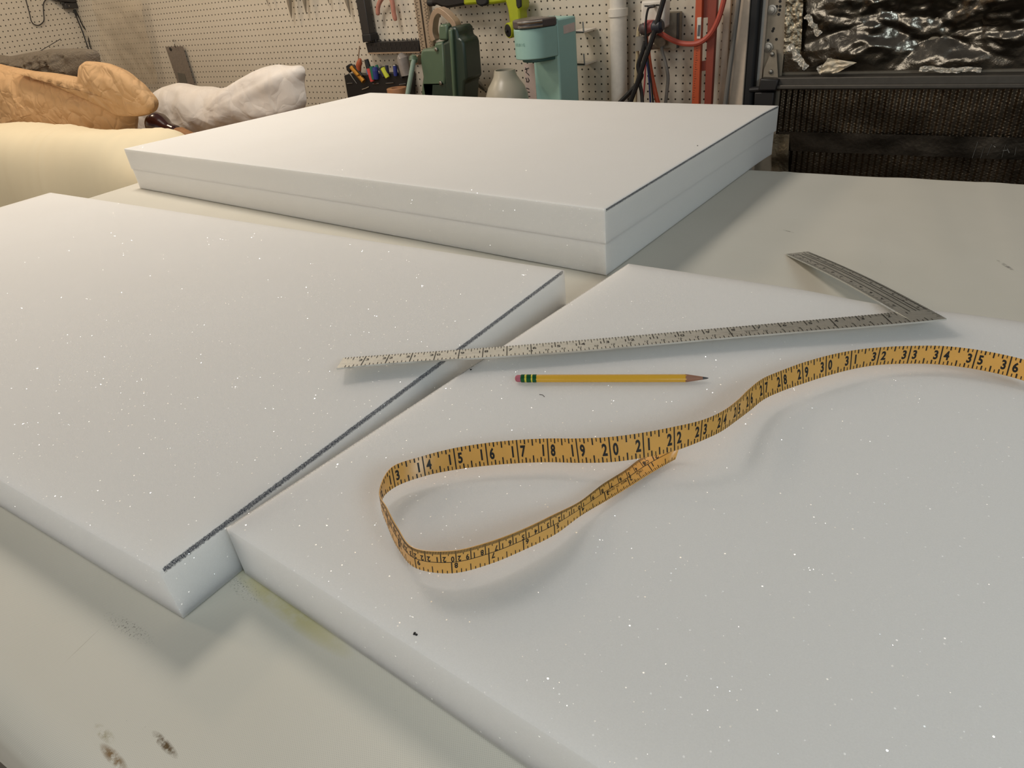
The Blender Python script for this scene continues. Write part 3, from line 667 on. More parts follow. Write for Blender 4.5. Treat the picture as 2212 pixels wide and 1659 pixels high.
for i in range(12*8, 37*8):                                  # front: eighths on both edges, full inch lines, bold numerals
    u = i/8
    if i % 8 == 0: quad(fr, u-.019, u+.019, 0, 1)
    else:
        l = .3 if i % 4 == 0 else (.22 if i % 2 == 0 else .16); t_ = .02 if i % 2 == 0 else .013
        quad(fr, u-t_, u+t_, 0, l); quad(fr, u-t_, u+t_, 1-l*.95, 1)
wT = .72
for k in range(12, 37):
    for d, ch in ((-.16, str(k)[0]), (.17, str(k)[1])): write(tg, ch, lambda x, y: fr(x, y/wT), k+d, .2, .34, .66, mi=1, bold=.05)
quad(bk, 0, 12.4, .49, .515, flip=True)                      # back: centimetres above, inches below, printed the other way up
for i in range(1, 320):
    u = i/25.4
    if u > 12.3: break
    if i % 10 == 0: quad(bk, u-.012, u+.012, .5, 1, flip=True)
    else: quad(bk, u-.009, u+.009, .8 if i % 5 == 0 else .87, 1, flip=True)
for k in range(2, 32):
    u = k/2.54; st = str(k)
    if u > 12.2: break
    for d, ch in (((-.09, st[0]), (.09, st[1])) if len(st) == 2 else ((-.09, st),)): write(tg, ch, lambda x, y: bk(x, 1-y/wT), u+d, .18, .17, .75, mi=1, bold=.035)
for i in range(1, 100):
    u = i/8
    if u > 12.3: break
    if i % 8 == 0: quad(bk, u-.014, u+.014, 0, .5, flip=True)
    else: quad(bk, u-.011, u+.011, 0, .3 if i % 4 == 0 else (.18 if i % 2 == 0 else .12), flip=True)
for i in range(1, 64, 2):
    u = i/16; quad(bk, u-.007, u+.007, 0, .1, flip=True)
for k in range(1, 13): write(tg, str(k), lambda x, y: bk(x, 1-y/wT), k-.12, .39, .17, .8, .7, mi=1, bold=.04)
write(tg, 'CM', lambda x, y: bk(x, 1-y/wT), 1.02, .2, .12, .8, .85, mi=1)
write(tg, 'INCH', lambda x, y: bk(x, 1-y/wT), 1.42, .4, .1, .8, .85, mi=1)
write(tg, 'MADE IN CHINA', lambda x, y: bk(x, 1-y/wT), 2.48, .4, .085, .75, .75, mi=1)
M_tape = pm('mustard_tape', (220, 166, 86), .35, 0, .06, 120, bump=.05, spec=.5)
solo('tape_measure', tg, [M_tape, M_ink, M_tape], 'mustard yellow sewing tape measure standing on edge in a loop on the foam', 'tape measure', smooth=60)

# ---------------------------------------------------------------- soft things at the left
# cream bolster: a long padded roll of fabric beyond the table's left edge
def bolster(u, v):
    x = -126+u*50.5; th = v*2*math.pi; f = min(1, u*5, (1-u)*9); r = 6.0*(.62+.38*math.sqrt(max(0, 1-(1-f)**2)))
    c, s = math.cos(th), math.sin(th); c = math.copysign(abs(c)**.7, c); s = math.copysign(abs(s)**.75, s)
    r += .3*noise.noise(Vector((x*.1, c, s)))+.07*noise.noise(Vector((x*1.1, c*.6, s*.6)))+.06*noise.noise(Vector((x*2.3, c*.4, 7)))
    if u > .84: r += .4*math.sin(th*5+1)*((u-.84)/.16)
    return (x, 47.6-(1-u)*4.2+r*c*.95, -24.2+(1-u)*1.3+r*s*1.88)
bo = G(); bo.grid(bolster, 90, 56); bo.weld = True
bo.f.append([i*91+90 for i in range(56)]); bo.mi.append(0); bo.f.append([i*91 for i in range(56)][::-1]); bo.mi.append(0)
solo('bolster', bo, M_cream, 'cream fabric bolster lying beyond the left edge of the work table', 'bolster', smooth=60)
pw = G().puff([(300, 300), (296, 262), (318, 215), (345, 190), (385, 178), (425, 187), (450, 186), (475, 192), (505, 183), (535, 163), (565, 146), (600, 138), (628, 143), (656, 139), (662, 150), (656, 180), (664, 214), (660, 235), (610, 265), (480, 300), (380, 318)], 80, 5, 480, 240, rings=26, seg=150, amp=.9, fs_=.13, power=.55, rid=.34, seedv=4)
solo('pillow', pw, M_pillow, 'rumpled white pillow lying behind the left part of the stacked foam', 'pillow', smooth=70)
kb = G().puff([(-140, 320), (-140, 118), (-60, 126), (0, 141), (60, 152), (125, 164), (180, 178), (240, 196), (290, 226), (296, 255), (290, 285), (290, 308), (268, 318), (180, 314), (0, 312)], 55, 3.6, 120, 235, rings=26, seg=150, amp=.4, fs_=.2, power=.4, rid=.32, seedv=5)
kf = G().puff([(20, 150), (100, 158), (172, 172), (174, 140), (185, 131), (225, 136), (262, 152), (302, 184), (336, 222), (330, 246), (302, 252), (262, 252), (215, 226), (160, 200), (100, 174)], 52.6, 1.3, 240, 205, rings=20, seg=130, amp=.4, fs_=.26, power=.36, back=1.6, rid=.3, seedv=8)
assemble('kraft_paper_bundle', [('wrapping', kb, M_paper, {'smooth': 50}), ('folded_flap', kf, M_paper, {'smooth': 50})], 'crumpled brown kraft paper bundle lying on top of the cream bolster', 'paper bundle')
gb = G().puff([(-60, 160), (-60, 112), (20, 122), (60, 114), (110, 106), (170, 104), (215, 108), (220, 150), (220, 200), (100, 210)], 63, 2.5, 100, 150, rings=18, seg=100, amp=.9, fs_=.6, power=.5, rid=.25, seedv=11)
solo('plastic_bundle', gb, M_graybun, 'grey crinkled plastic bundle stuffed behind the brown paper', 'plastic bundle', smooth=60)
# dark wooden knob tool
h0 = at(345, 272, 56); hk = G(); dirk = Vector((6.4, 0, -1.7)).normalized()
hk.lathe([(0, -1.9), (1.1, -1.6), (1.6, -.8), (1.65, 0), (1.35, .9), (.95, 1.6), (.8, 2.1)], h0, dirk, 24)
nk = G().lathe([(.8, 2.05), (1.0, 2.3), (1.0, 3.2), (.75, 3.5)], h0, dirk, 20)
hn = G().lathe([(.75, 3.4), (1.05, 4.2), (1.0, 6), (.8, 8)], h0, dirk, 16)
assemble('wooden_mallet', [('knob', hk, M_dark_wood), ('collar', nk, M_dark_wood), ('handle', hn, pm('carved_pale_wood', (150, 104, 62), .6, 0, .4, 90, bump=.6, bs=120, dist=.003))], 'dark varnished wooden mallet with a round knob beside the white pillow', 'mallet')

# ---------------------------------------------------------------- things on the left wall
TW = -176.4
def L(px, t=TW): return [atx(x, y, t) for x, y in px]
wh = G().tube(spline(L([(53, -12), (58, 8), (64, 30), (67, 44), (73, 52), (82, 55), (90, 51), (95, 43), (94, 25), (94, 8), (101, -2), (112, -6)]), 4), .11, 6)
solo('wire_hook', wh, M_steelblk, 'bent black wire hook in a U shape on the left pegboard', 'hook')
bb = G().prism(L([(133, 8), (205, 3), (206, 14), (137, 20)]), (1.4, 0, 0))
bh = G().prism(L([(100, -8), (182, -12), (178, 2), (150, 7), (120, 4)]), (1.6, 0, 0))
assemble('wall_bracket', [('bar', bb, M_steelblk, {'bevel': .1}), ('head', bh, M_steelblk, {'bevel': .2}), ('screw', G().lathe([(.12, 0), (.1, .1)], atx(149, 13, TW+1.4), (1, 0, 0), 10), M_chrome)], 'black steel bracket with a flat bar at the top left corner', 'bracket')
cd = G().tube(spline(L([(160, 24), (168, 44), (178, 68), (186, 92), (195, 118), (202, 142), (210, 165)], TW+.5), 4), .13, 6)
cd.tube(spline(L([(162, 24), (170, 36), (179, 56), (190, 72), (192, 90), (199, 112), (208, 138), (216, 160)], TW+.8), 4), .13, 6)
cd.tube(spline(L([(160, 21), (164, 28), (167, 34)], TW+.7), 3), .3, 8)
solo('hanging_cord', cd, M_rubber, 'thin black doubled cord hanging on the left pegboard under the bracket', 'cord')
solo('thin_rod', G().tube(L([(84, 112), (131, 84)], TW+1), .07, 6), M_steelblk, 'thin straight rod leaning on the left pegboard above the brown paper', 'rod')
def film(u, v):
    a = at(198+v*28-10*u, -8+v*190, 93).lerp(at(300+v*42, -8+v*190, 94.5), u)
    return a+Vector((0, -1.1*noise.noise(Vector((a.x*.14, 3, a.z*.12)))-.5*noise.noise(Vector((a.x*.5, 7, a.z*.4))), 0))
pf = G().grid(film, 50, 70)
solo('plastic_sheet', pf, M_sheet, 'wrinkled clear plastic sheet hanging in the corner of the two pegboards', 'plastic sheet', smooth=60)

# ---------------------------------------------------------------- pegboard tools
card = G().outline([(357, 101), (394, 100), (420, 182), (385, 182)], 95.9, .12)
c2 = G(); q = at(368, 106, 95.8); c2.lathe([(.35, 0), (.3, .06)], q, (0, -1, 0), 12)
c3 = G().tube(spline([at(374, 86, 96.5), at(376, 92, 95.2), at(379, 102, 95.4)], 4), .08, 6)
win = G().outline([(383, 157), (398, 160), (404, 180), (388, 181)], 95.82, .06)
assemble('blade_card', [('card', card, pm('grey_printed_card', (122, 112, 102), .6, 0, .4, 140)), ('hang_hole', c2, M_ink), ('hook', c3, M_steel), ('window', win, pm('grey_blister', (96, 92, 84), .35))], 'grey printed tool card hung on a hook left of the pillow', 'tool card')
tips = [((572, -14), (580, 13), 4, 'first'), ((622, -16), (630, 40), 13, 'second'), ((655, -16), (662, 31), 10, 'third'), ((706, -12), (711, 8), 5, 'fourth'), ((745, -16), (757, 33), 11, 'fifth')]
for a, b, w_, od in tips:
    ln_ = {'first': 'slim dark awl hanging point down, furthest left of the row above the pillow', 'second': 'longest dark awl hanging point down above the white pillow', 'third': 'dark awl hanging just right of the longest one above the pillow',
           'fourth': 'awl with only a short tip showing at the top of the pegboard', 'fifth': 'dark awl hanging nearest to the black clamp bar'}[od]
    pa_, pb_ = at(*a, 95.2), at(*b, 95.4); r = w_/11.5/2.2
    bl_ = G().tube([pa_.lerp(pb_, -.1), pa_.lerp(pb_, .4), pa_.lerp(pb_, .85), pb_], [r, r*.8, r*.3, .03], 10)
    hd = G().tube([pa_.lerp(pb_, -.5), pa_.lerp(pb_, -.1)], r*1.3, 10)
    assemble('awl', [('blade', bl_, M_galv), ('handle', hd, M_steelblk)], ln_, 'awl', 'pointed tools hung along the top of the pegboard')
cb = G().outline([(766, -12), (784, -14), (799, 74), (782, 76)], 94.6, 1.4)
cf_ = G().outline([(781, 75), (799, 73), (802, 90), (783, 92)], 94.3, 2.0)
assemble('clamp_bar', [('bar', cb, M_steelblk, {'bevel': .12}), ('foot', cf_, M_rubber, {'bevel': .15})], 'upright black clamp bar with a rubber foot on the pegboard', 'clamp')
rk = G().outline([(789, 92), (904, 87), (906, 113), (795, 115)], 95.0, 1.5)
pg_ = G()
for i in range(11):
    p = at(803+i*9.6, 90.6-i*.35, 95.2); pg_.tube([p, p+Vector((0, 0, .35))], .1, 6)
sl = []
for i in range(10):
    for yy in (97, 106): p = at(800+i*10.5+(yy-97)*.3, yy-i*.25, 94.97); sl.append(('hole', G().lathe([(.13, 0), (.13, .03)], p, (0, -1, 0), 8), M_steelblk))
assemble('tool_rack', [('rail', rk, M_black, {'bevel': .08}), ('peg', pg_, M_black, {'kind': 'stuff'}), ('ledge', G().outline([(795, 114), (906, 112), (906, 114), (797, 117)], 94.6, 1.9), M_tan)]+sl, 'flat black rack strip with small pegs along its upper edge', 'rack')
M_grip = pm('worn_pink_grip', (176, 120, 104), .6, 0, .2, 60)
pl_ = []
for P, lab in ((((833, -12), (824, -2), (818, 10), (816, 22), (817, 33)), 'left'), (((838, -12), (846, 0), (849, 14), (851, 30), (855, 45)), 'right')):
    q = spline([at(x, y, 95) for x, y in P], 4); pl_.append(('handle', G().tube(q, [.36]*(len(q)-2)+[.3, .2], 10), M_grip))
pl_.append(('pivot', G().lathe([(.5, 0), (.5, .4), (.3, .5)], at(836, -10, 95.2), (0, -1, 0), 14), M_galv)); pl_.append(('jaws', G().tube([at(836, -10, 95), at(836, -45, 95)], [.6, .25], 10), M_galv))
assemble('pliers', pl_, 'pliers with worn pink handles hanging open on the pegboard', 'pliers')
ru = []
for nm_, px in (('left_flange', [(892, -12), (904, -12), (921, 112), (909, 112)]), ('right_flange', [(908, -12), (919, -12), (934, 110), (924, 111)])):
    ru.append((nm_.split('_')[1], G().outline(px, 95.2, .5), pm('dull_aluminium_'+nm_, (176, 160, 140), .45, .5, .2, 60)))
ru.append(('web', G().outline([(904, -12), (908, -12), (924, 112), (921, 112)], 95.5, .4), M_steelblk))
rt = G()
for i in range(34):
    for k in (893, 912): 
        f = i/34; x = k+f*17.5+(0 if i % 2 else 2); p = at(x, -8+118*f, 95.15); rt.box((p.x, p.y, p.z-.03), (p.x+(.5 if i % 4 == 0 else .3), p.y+.02, p.z+.03))
ru.append(('graduation', rt, M_ink, {'kind': 'stuff'}))
assemble('straightedge_ruler', ru, 'long double aluminium ruler hanging behind the green vise', 'ruler')
# lime drill
dr = []
dr.append(('chuck', G().outline([(931, 2), (936, -12), (1012, -14), (1010, 10), (990, 14), (966, 18), (955, 17), (942, 11), (932, 11)], 93.2, 2.2), M_black, {'bevel': .35}))
dr.append(('nose', G().lathe([(.5, 0), (.5, 1.0), (.35, 1.2)], at(938, 5, 93.8), (-1, 0, 0), 14), M_rubber))
dr.append(('motor_body', G().outline([(1000, -14), (1100, -16), (1100, 4), (1060, 10), (1024, 10), (1000, 12)], 93.0, 2.6), M_lime, {'bevel': .35}))
dr.append(('grip_panel', G().outline([(1024, -12), (1052, -12), (1053, 8), (1046, 13), (1036, 14), (1028, 9)], 92.6, 2.6), M_rubber, {'bevel': .25}))
dr.append(('handle', G().outline([(1086, -14), (1126, -14), (1128, 18), (1122, 24), (1124, 44), (1110, 62), (1100, 52), (1096, 20)], 93.0, 2.2), M_lime, {'bevel': .3}))
dr.append(('side_panel', G().outline([(1113, -12), (1124, -12), (1125, 15), (1118, 19), (1115, 12)], 92.8, .4), M_rubber, {'bevel': .1}))
pc = at(1099, 66, 91.4); axd = Vector((-.42, -.9, -.05)).normalized()
dr.append(('collar', G().lathe([(.75, -1.1), (1.0, -1.0), (1.0, 0), (.92, .12)], pc, axd, 28), M_lime))
dr.append(('end_cap', G().lathe([(.82, 0), (.82, .16), (.7, .2)], pc, axd, 28), M_rubber)); dr.append(('knob', G().lathe([(.2, .18), (.2, .5), (.12, .55)], pc, axd, 12), M_rubber))
assemble('power_drill', dr, 'lime green and black power drill hanging at the top of the pegboard', 'drill')
# green vise
DV = 88
def z3(P): return [(890+x/8.29, 10+y/8.29) for x, y in P]
vi = []
vi.append(('body', G().outline(z3([(150, 840), (190, 795), (385, 790), (390, 690), (560, 650), (600, 1300), (590, 1480), (400, 1480), (380, 1900), (150, 1900), (165, 1500), (190, 1290), (140, 1000)]), DV, 3.4), M_green, {'bevel': .35}))
vi.append(('sliding_jaw', G().outline(z3([(630, 430), (690, 395), (760, 395), (810, 440), (830, 590), (900, 625), (930, 720), (985, 1350), (935, 1390), (915, 1900), (600, 1900), (600, 1480), (545, 690), (640, 650)]), DV-1.2, 4.0), M_dgreen, {'bevel': .4}))
vi.append(('jaw_block', G().outline(z3([(490, 350), (630, 350), (640, 640), (560, 650), (470, 640), (470, 400)]), DV-.6, 3.0), M_green, {'bevel': .3}))
vi.append(('rib', G().outline(z3([(640, 450), (705, 440), (720, 640), (790, 1900), (735, 1900), (660, 650)]), DV-1.7, .7), M_green, {'bevel': .2}))
q = [at(x, y, DV+.6) for x, y in z3([(420, 640), (375, 520), (370, 380), (400, 210), (470, 110), (540, 115), (660, 210), (760, 320), (790, 400)])]
lp = G(); sp_ = spline(q, 6); n_ = len(sp_)
for i, p in enumerate(sp_):
    d = (sp_[min(i+1, n_-1)]-sp_[max(i-1, 0)]).normalized(); nn = Vector((d.z, 0, -d.x)); w_ = .75
    lp.v += [tuple(p+nn*w_*.5-Vector((0, .5, 0))), tuple(p-nn*w_*.5-Vector((0, .5, 0))), tuple(p-nn*w_*.5+Vector((0, .9, 0))), tuple(p+nn*w_*.5+Vector((0, .9, 0)))]
for i in range(n_-1):
    for k in range(4): lp.f.append([4*i+k, 4*i+(k+1) % 4, 4*i+4+(k+1) % 4, 4*i+4+k]); lp.mi.append(0)
lp.f += [[3, 2, 1, 0], [4*n_-4, 4*n_-3, 4*n_-2, 4*n_-1]]; lp.mi += [0, 0]
vi.append(('swivel_jaw', lp, M_tan, {'bevel': .12}))
for x, y in ((440, 800), (520, 1400)): vi.append(('screw', G().lathe([(.28, 0), (.26, .2), (.1, .26)], at(*z3([(x, y)])[0], DV-.1), (0, -1, 0), 12), M_steel))
vi.append(('screw_collar', G().tube([at(*z3([(140, 985)])[0], DV+.8), at(*z3([(45, 985)])[0], DV+.8)], .68, 16), M_tan))
vi.append(('handle_ball', G().lathe([(0, -.7), (.5, -.5), (.7, 0), (.5, .5), (0, .7)], at(893, 128, DV-.4), (0, 0, 1), 16), M_green))
vi.append(('handle_bar', G().tube([at(894, 128, DV-.7), at(880, 206, DV-1.2), at(873, 245, DV-1.4)], .36, 12), M_mint))
vi.append(('base', G().box((at(905, 250, DV).x, DV-1, -20), (at(1010, 250, DV).x, DV+5, -19)), M_dgreen, {'bevel': .2}))
vi.append(('post', G().box((at(925, 250, DV).x, DV, -19), (at(985, 250, DV).x, DV+3, -14.5)), M_dgreen))
assemble('bench_vise', vi, 'tall green enamelled bench vise with a mint handle behind the foam stack', 'vise')
# pocket organiser and pens
def zp(P): return [(730+x/11.64, 90+y/11.64) for x, y in P]
DP = 94.6
og_ = [('panel', G().outline(zp([(150, 850), (300, 800), (620, 850), (830, 810), (1300, 800), (1780, 790), (1780, 1500), (260, 1500)]), DP, 1.8), M_black, {'bevel': .1})]
for P in ([(230, 1052), (300, 1048), (370, 1042)], [(870, 1062), (950, 1060), (1030, 1048)], [(1210, 1046), (1310, 1042), (1400, 1030)], [(1540, 1078), (1620, 1070), (1710, 1056)], [(610, 1200), (690, 1178), (780, 1135)]):
    og_.append(('pocket_rim', G().tube([at(x, y, DP-.15) for x, y in zp(P)], .07, 6), M_chrome))
assemble('pocket_organiser', og_, 'black pocket organiser full of pens on the pegboard', 'organiser')
def pen(nm_, a, b, r, mat_, lab, cat='pen', cap=None, D=DP-.25):
    A, B_ = at(*zp([a])[0], D), at(*zp([b])[0], D); dn = A.lerp(B_, 1.25)
    ps = [('barrel', G().tube([A.lerp(B_, .0 if not cap else cap[1]), B_, dn], [r, r, r*.9], 10), mat_)]
    if cap: ps.append(('cap', G().tube([A, A.lerp(B_, cap[1])], [r*.9, r*1.08], 10), cap[0]))
    return assemble(nm_, ps, lab, cat, 'things standing in the pocket organiser')
mk_ = lambda n_, c, ro=.45: pm(n_, c, ro, 0, .05)
M_blue = mk_('blue_plastic', (44, 56, 128)); M_red = mk_('red_plastic', (206, 74, 68)); M_grn = mk_('green_plastic', (28, 110, 84)); M_hi = mk_('highlighter_yellow', (196, 204, 60)); M_navy = mk_('navy_plastic', (38, 38, 62)); M_lblue = mk_('pale_blue_plastic', (96, 130, 178)); M_brass = pm('gilt_metal', (176, 124, 44), .35, .6, .2, 60)
pen('marker', (710, 445), (840, 890), .42, M_red, 'red marker with a long black cap in the pocket organiser', 'marker', (M_black, .5))
pen('marker', (850, 620), (900, 880), .42, M_grn, 'dark green marker between the red and blue ones', 'marker')
pen('marker', (930, 640), (960, 880), .5, M_blue, 'thick blue marker in the middle of the pocket organiser', 'marker', (M_blue, .4))
pen('pen', (965, 590), (1010, 700), .25, M_grn, 'thin bright green pen behind the thick blue marker', 'pen', D=DP+.5)
pen('pen', (735, 690), (770, 860), .22, M_lblue, 'pale blue pen tucked behind the red marker', 'pen', D=DP+.4)
pen('pen', (1050, 660), (1140, 840), .32, M_navy, 'dark pen leaning just left of the yellow highlighter', 'pen')
pen('highlighter', (1115, 640), (1225, 850), .42, M_hi, 'bright yellow highlighter in the pocket organiser', 'highlighter', (M_black, .08), D=DP-.5)
pen('pen', (1225, 600), (1250, 790), .3, M_navy, 'dark purple pen standing just right of the yellow highlighter', 'pen')
pen('pen', (1430, 570), (1450, 800), .36, M_blue, 'navy blue click pen near the right end of the organiser', 'pen', (M_steel, .12))
pen('pen', (1510, 590), (1590, 850), .28, M_black, 'black pen leaning between the navy pen and the grey tube', 'pen')
sc = [('barrel', G().tube([at(*zp([(330, 640)])[0], DP-.5), at(*zp([(650, 1000)])[0], DP-.6)], [.36, .42], 10), M_brass), ('clip', G().tube([at(*zp([(470, 850)])[0], DP-.9), at(*zp([(530, 830)])[0], DP-.9)], .14, 8), M_brass),
      ('black_edge', G().tube([at(*zp([(395, 590)])[0], DP-.4), at(*zp([(620, 860)])[0], DP-.4)], .2, 8), M_black)]
assemble('utility_knife', sc, 'gilt and black folding knife leaning out of the organiser', 'knife', 'things standing in the pocket organiser')
bc = [('jaw', G().outline(zp([(195, 620), (290, 555), (345, 620), (300, 740), (280, 790), (215, 720)]), DP-.4, .6), M_black, {'bevel': .08}), ('blade', G().tube([at(*zp([(290, 790)])[0], DP-.3), at(*zp([(470, 1050)])[0], DP-.3)], [.12, .05], 6), M_steel)]
assemble('scissors', bc, 'small black handled scissors at the left end of the organiser', 'scissors', 'things standing in the pocket organiser')
sd = [('shaft', G().tube([at(*zp([(545, 110)])[0], DP-.1), at(*zp([(505, 520)])[0], DP-.1)], .1, 8), M_tan), ('handle', G().tube([at(*zp([(565, 430)])[0], DP-.2), at(*zp([(545, 520)])[0], DP-.2), at(*zp([(520, 610)])[0], DP-.2), at(*zp([(545, 830)])[0], DP-.2)], [.2, .5, .5, .22], 12), pm('amber_handle', (170, 88, 58), .35))]
assemble('screwdriver', sd, 'amber handled screwdriver with its thin shaft pointing up', 'screwdriver', 'things standing in the pocket organiser')
tb = G().tube([at(*zp([(1560, 370)])[0], DP-.2), at(*zp([(1620, 420)])[0], DP-.2), at(*zp([(1720, 850)])[0], DP-.2)], [.7, 1.0, .85], 14)
solo('grey_tube', tb, pm('cloudy_plastic', (136, 130, 126), .3, 0, .2, 60), 'cloudy grey plastic tube at the right end of the organiser', 'tube', 'things standing in the pocket organiser')
tr_ = at(858, 199, 90.5)
solo('tape_roll', G().lathe([(.8, 0), (1.55, 0), (1.6, .05), (1.6, 1.2), (1.55, 1.25), (.8, 1.25), (.8, 0)], (tr_.x, tr_.y, -16.7), (0, 0, 1), 28), pm('brown_tape', (168, 122, 88), .4, 0, .1), 'brown roll of tape below the pens behind the foam stack', 'tape roll')
bx_ = G().box((tr_.x-1.5, tr_.y-1.5, -20), (tr_.x+1.5, tr_.y+1.5, -16.7)); solo('small_box', bx_, M_white_pl, 'small white box under the brown roll of tape', 'box', bevel=.06)
# frosted vase
vb = at(1096, 216, 86); sc_ = (at(1135, 216, 86)-at(1057, 216, 86)).length/2
va = G().lathe([(.55*sc_, -3.2), (.95*sc_, -2.4), (1.02*sc_, -1), (sc_, 0), (.97*sc_, .8), (.84*sc_, 1.75), (.66*sc_, 2.5), (.54*sc_, 3.1), (.48*sc_, 3.9), (.43*sc_, 3.9), (.48*sc_, 3.1), (.6*sc_, 2.4), (.9*sc_, .8), (.9*sc_, -2.2), (.5*sc_, -3)], (vb.x, vb.y, vb.z), (0, 0, 1), 40)
solo('frosted_vase', va, M_glass, 'pale frosted glass vase standing left of the teal coffee maker', 'vase', smooth=50)
solo('vase_stand', G().lathe([(1.2, 0), (1.2, vb.z-3.2+20)], (vb.x, vb.y, -20), (0, 0, 1), 24), M_white_pl, 'short white stand under the frosted vase, hidden by the foam', 'stand')
kn = [('blade', G().outline([(1008, 158), (1012, 160), (1044, 190), (1048, 198), (1038, 192), (1012, 172)], 95.6, .15), M_steel), ('handle', G().tube([at(1008, 160, 95.5), at(990, 140, 95.5)], .3, 8), M_black)]
assemble('putty_knife', kn, 'pale flat putty knife hanging between the vise and the vase', 'knife')
# scribbled note
nt_ = [('sheet', G().outline([(1132, 138), (1160, 137), (1166, 222), (1138, 222)], 95.9, .06), M_label)]
ns = G()
for P in ([(1135, 146), (1138, 152), (1136, 156), (1141, 160), (1143, 163)], [(1134, 150), (1142, 147)], [(1136, 168), (1138, 175), (1137, 177)], [(1140, 168), (1143, 173), (1141, 177), (1138, 176)], [(1137, 190), (1143, 192)], [(1138, 198), (1144, 199)], [(1139, 207), (1145, 208)]):
    ns.tube([at(x, y, 95.86) for x, y in P], .06, 5)
nt_.append(('scribble', ns, M_ink))
assemble('paper_note', nt_, 'pale paper note with dark scribbles behind the coffee maker', 'note')
# coffee maker
f_ = Vector((-.38, -.925, 0)); s_ = Vector((.925, -.38, 0)); E = at(1211, 218, 86.5); E.z = 0
def cmp_(a, b): return E-s_*a+f_*b         # a inches from the front right edge to the left, b forward
zt_ = at(1225, 38, 87).z; zb = -20
HB = at(1150, 128, 84).z; HT = at(1150, 62, 84).z; LT = at(1160, 42, 84).z
def loop(rx, w0=0, fwd=4.1, extra=0, n_=20):
    cx = 2.5; P = [cmp_(cx-rx, -2.6), ]
    P = [cmp_(cx-rx, -.1)]+[cmp_(cx-rx*math.cos(math.pi*i/n_), fwd-2.2+rx*math.sin(math.pi*i/n_)*1.0) for i in range(n_+1)]+[cmp_(cx+rx, -.1)]
    return P
col_ = [Vector((p.x, p.y, zb)) for p in (cmp_(0, 0), cmp_(0, -3.3), cmp_(5.5, -3.3), cmp_(5.5, 0))]
cm = [('column', G().prism(col_, (0, 0, zt_-zb)), M_teal, {'bevel': .25})]
hd = [Vector((p.x, p.y, HB)) for p in loop(2.5)]
cm.append(('brew_head', G().prism(hd, (0, 0, HT-HB)), M_teal, {'bevel': .12, 'smooth': 30}))
und = [Vector((p.x, p.y, HB-.45)) for p in loop(1.9, fwd=3.8)]
cm.append(('nozzle_plate', G().prism(und, (0, 0, .5)), pm('deep_teal', (60, 96, 92), .5), {'bevel': .15}))
lid = [Vector((p.x, p.y, HT+.04)) for p in loop(2.55)]
M_lid = pm('dark_grey_lid', (92, 84, 82), .35, .2, .05)
cm.append(('lid', G().prism(lid, (0, 0, LT-HT)), M_lid, {'bevel': .2, 'smooth': 30}))
hnd = G(); k_ = loop(2.62)[2:11]
for zz, r in ((HT+.75, .16), (HT+.3, .14)): hnd.tube([Vector((p.x, p.y, zz)) for p in k_], r, 8)
cm.append(('lid_handle', hnd, M_chrome))
stk = [cmp_(-.03, -1.1), cmp_(-.03, -3.0)]
cm.append(('sticker', G().prism([Vector((stk[0].x, stk[0].y, zt_-1.9)), Vector((stk[1].x, stk[1].y, zt_-1.75)), Vector((stk[1].x, stk[1].y, zt_-.75)), Vector((stk[0].x, stk[0].y, zt_-.95))], s_*.03), M_label))
lg = G(); zc = (HB*.48+HT*.52)
def drum(x, y):
    a_ = x/2.5; return Vector((*cmp_(2.5-2.54*math.sin(a_), 1.9+2.54*math.cos(a_))[:2], zc+y))
write(lg, 'KEURIG', drum, .2, -.2, .36, .8, .85, mi=0)
cm.append(('brand_lettering', lg, pm('grey_lettering', (122, 160, 152), .45), {'smooth': 0}))
cm.append(('drip_base', G().prism([Vector((p.x, p.y, zb)) for p in loop(2.4)], (0, 0, .8)), M_teal, {'bevel': .15}))
assemble('coffee_maker', cm, 'slim teal coffee maker with a dark lid behind the foam stack', 'coffee maker')
# bracket hooks, pipe
for (x0, x1, y, yt, lab) in ((1238, 1261, 69, 47, 'upper white shelf hook right of the coffee maker'), (1240, 1263, 139, 116, 'lower white shelf hook right of the coffee maker')):
    A, B_ = at(x0-8, y, 92.5), at(x1, y+1, 92.5)
    hk_ = [('shelf_plate', G().box((A.x, 92.5, A.z-.25), (B_.x, 96.4, A.z)), M_white_pl, {'bevel': .05}), ('upright_wire', G().tube([at(x1, y+1, 92.5), at(x1-2, yt, 92.5)], .1, 6), M_steel), ('rear_wire', G().tube([at(x0-4, y-1, 92.4), at(x1, y, 92.4)], .09, 6), M_steelblk)]
    assemble('shelf_hook', hk_, lab, 'hook', 'white shelf hooks on the pegboard')
pp = at(1337, 100, 95.3)
assemble('drain_pipe', [('pipe', G().tube([(pp.x, 95.2, -CZ), (pp.x, 95.2, -7.4)], 1.15, 24), M_white_pl), ('upper_pipe', G().tube([(pp.x, 95.2, -7.2), (pp.x, 95.2, 40)], 1.1, 24), M_white_pl), ('coupling', G().tube([(pp.x, 95.2, -7.6), (pp.x, 95.2, -6.6)], 1.3, 24), M_white_pl, {'bevel': .06})], 'upright white pipe running down the pegboard', 'pipe')
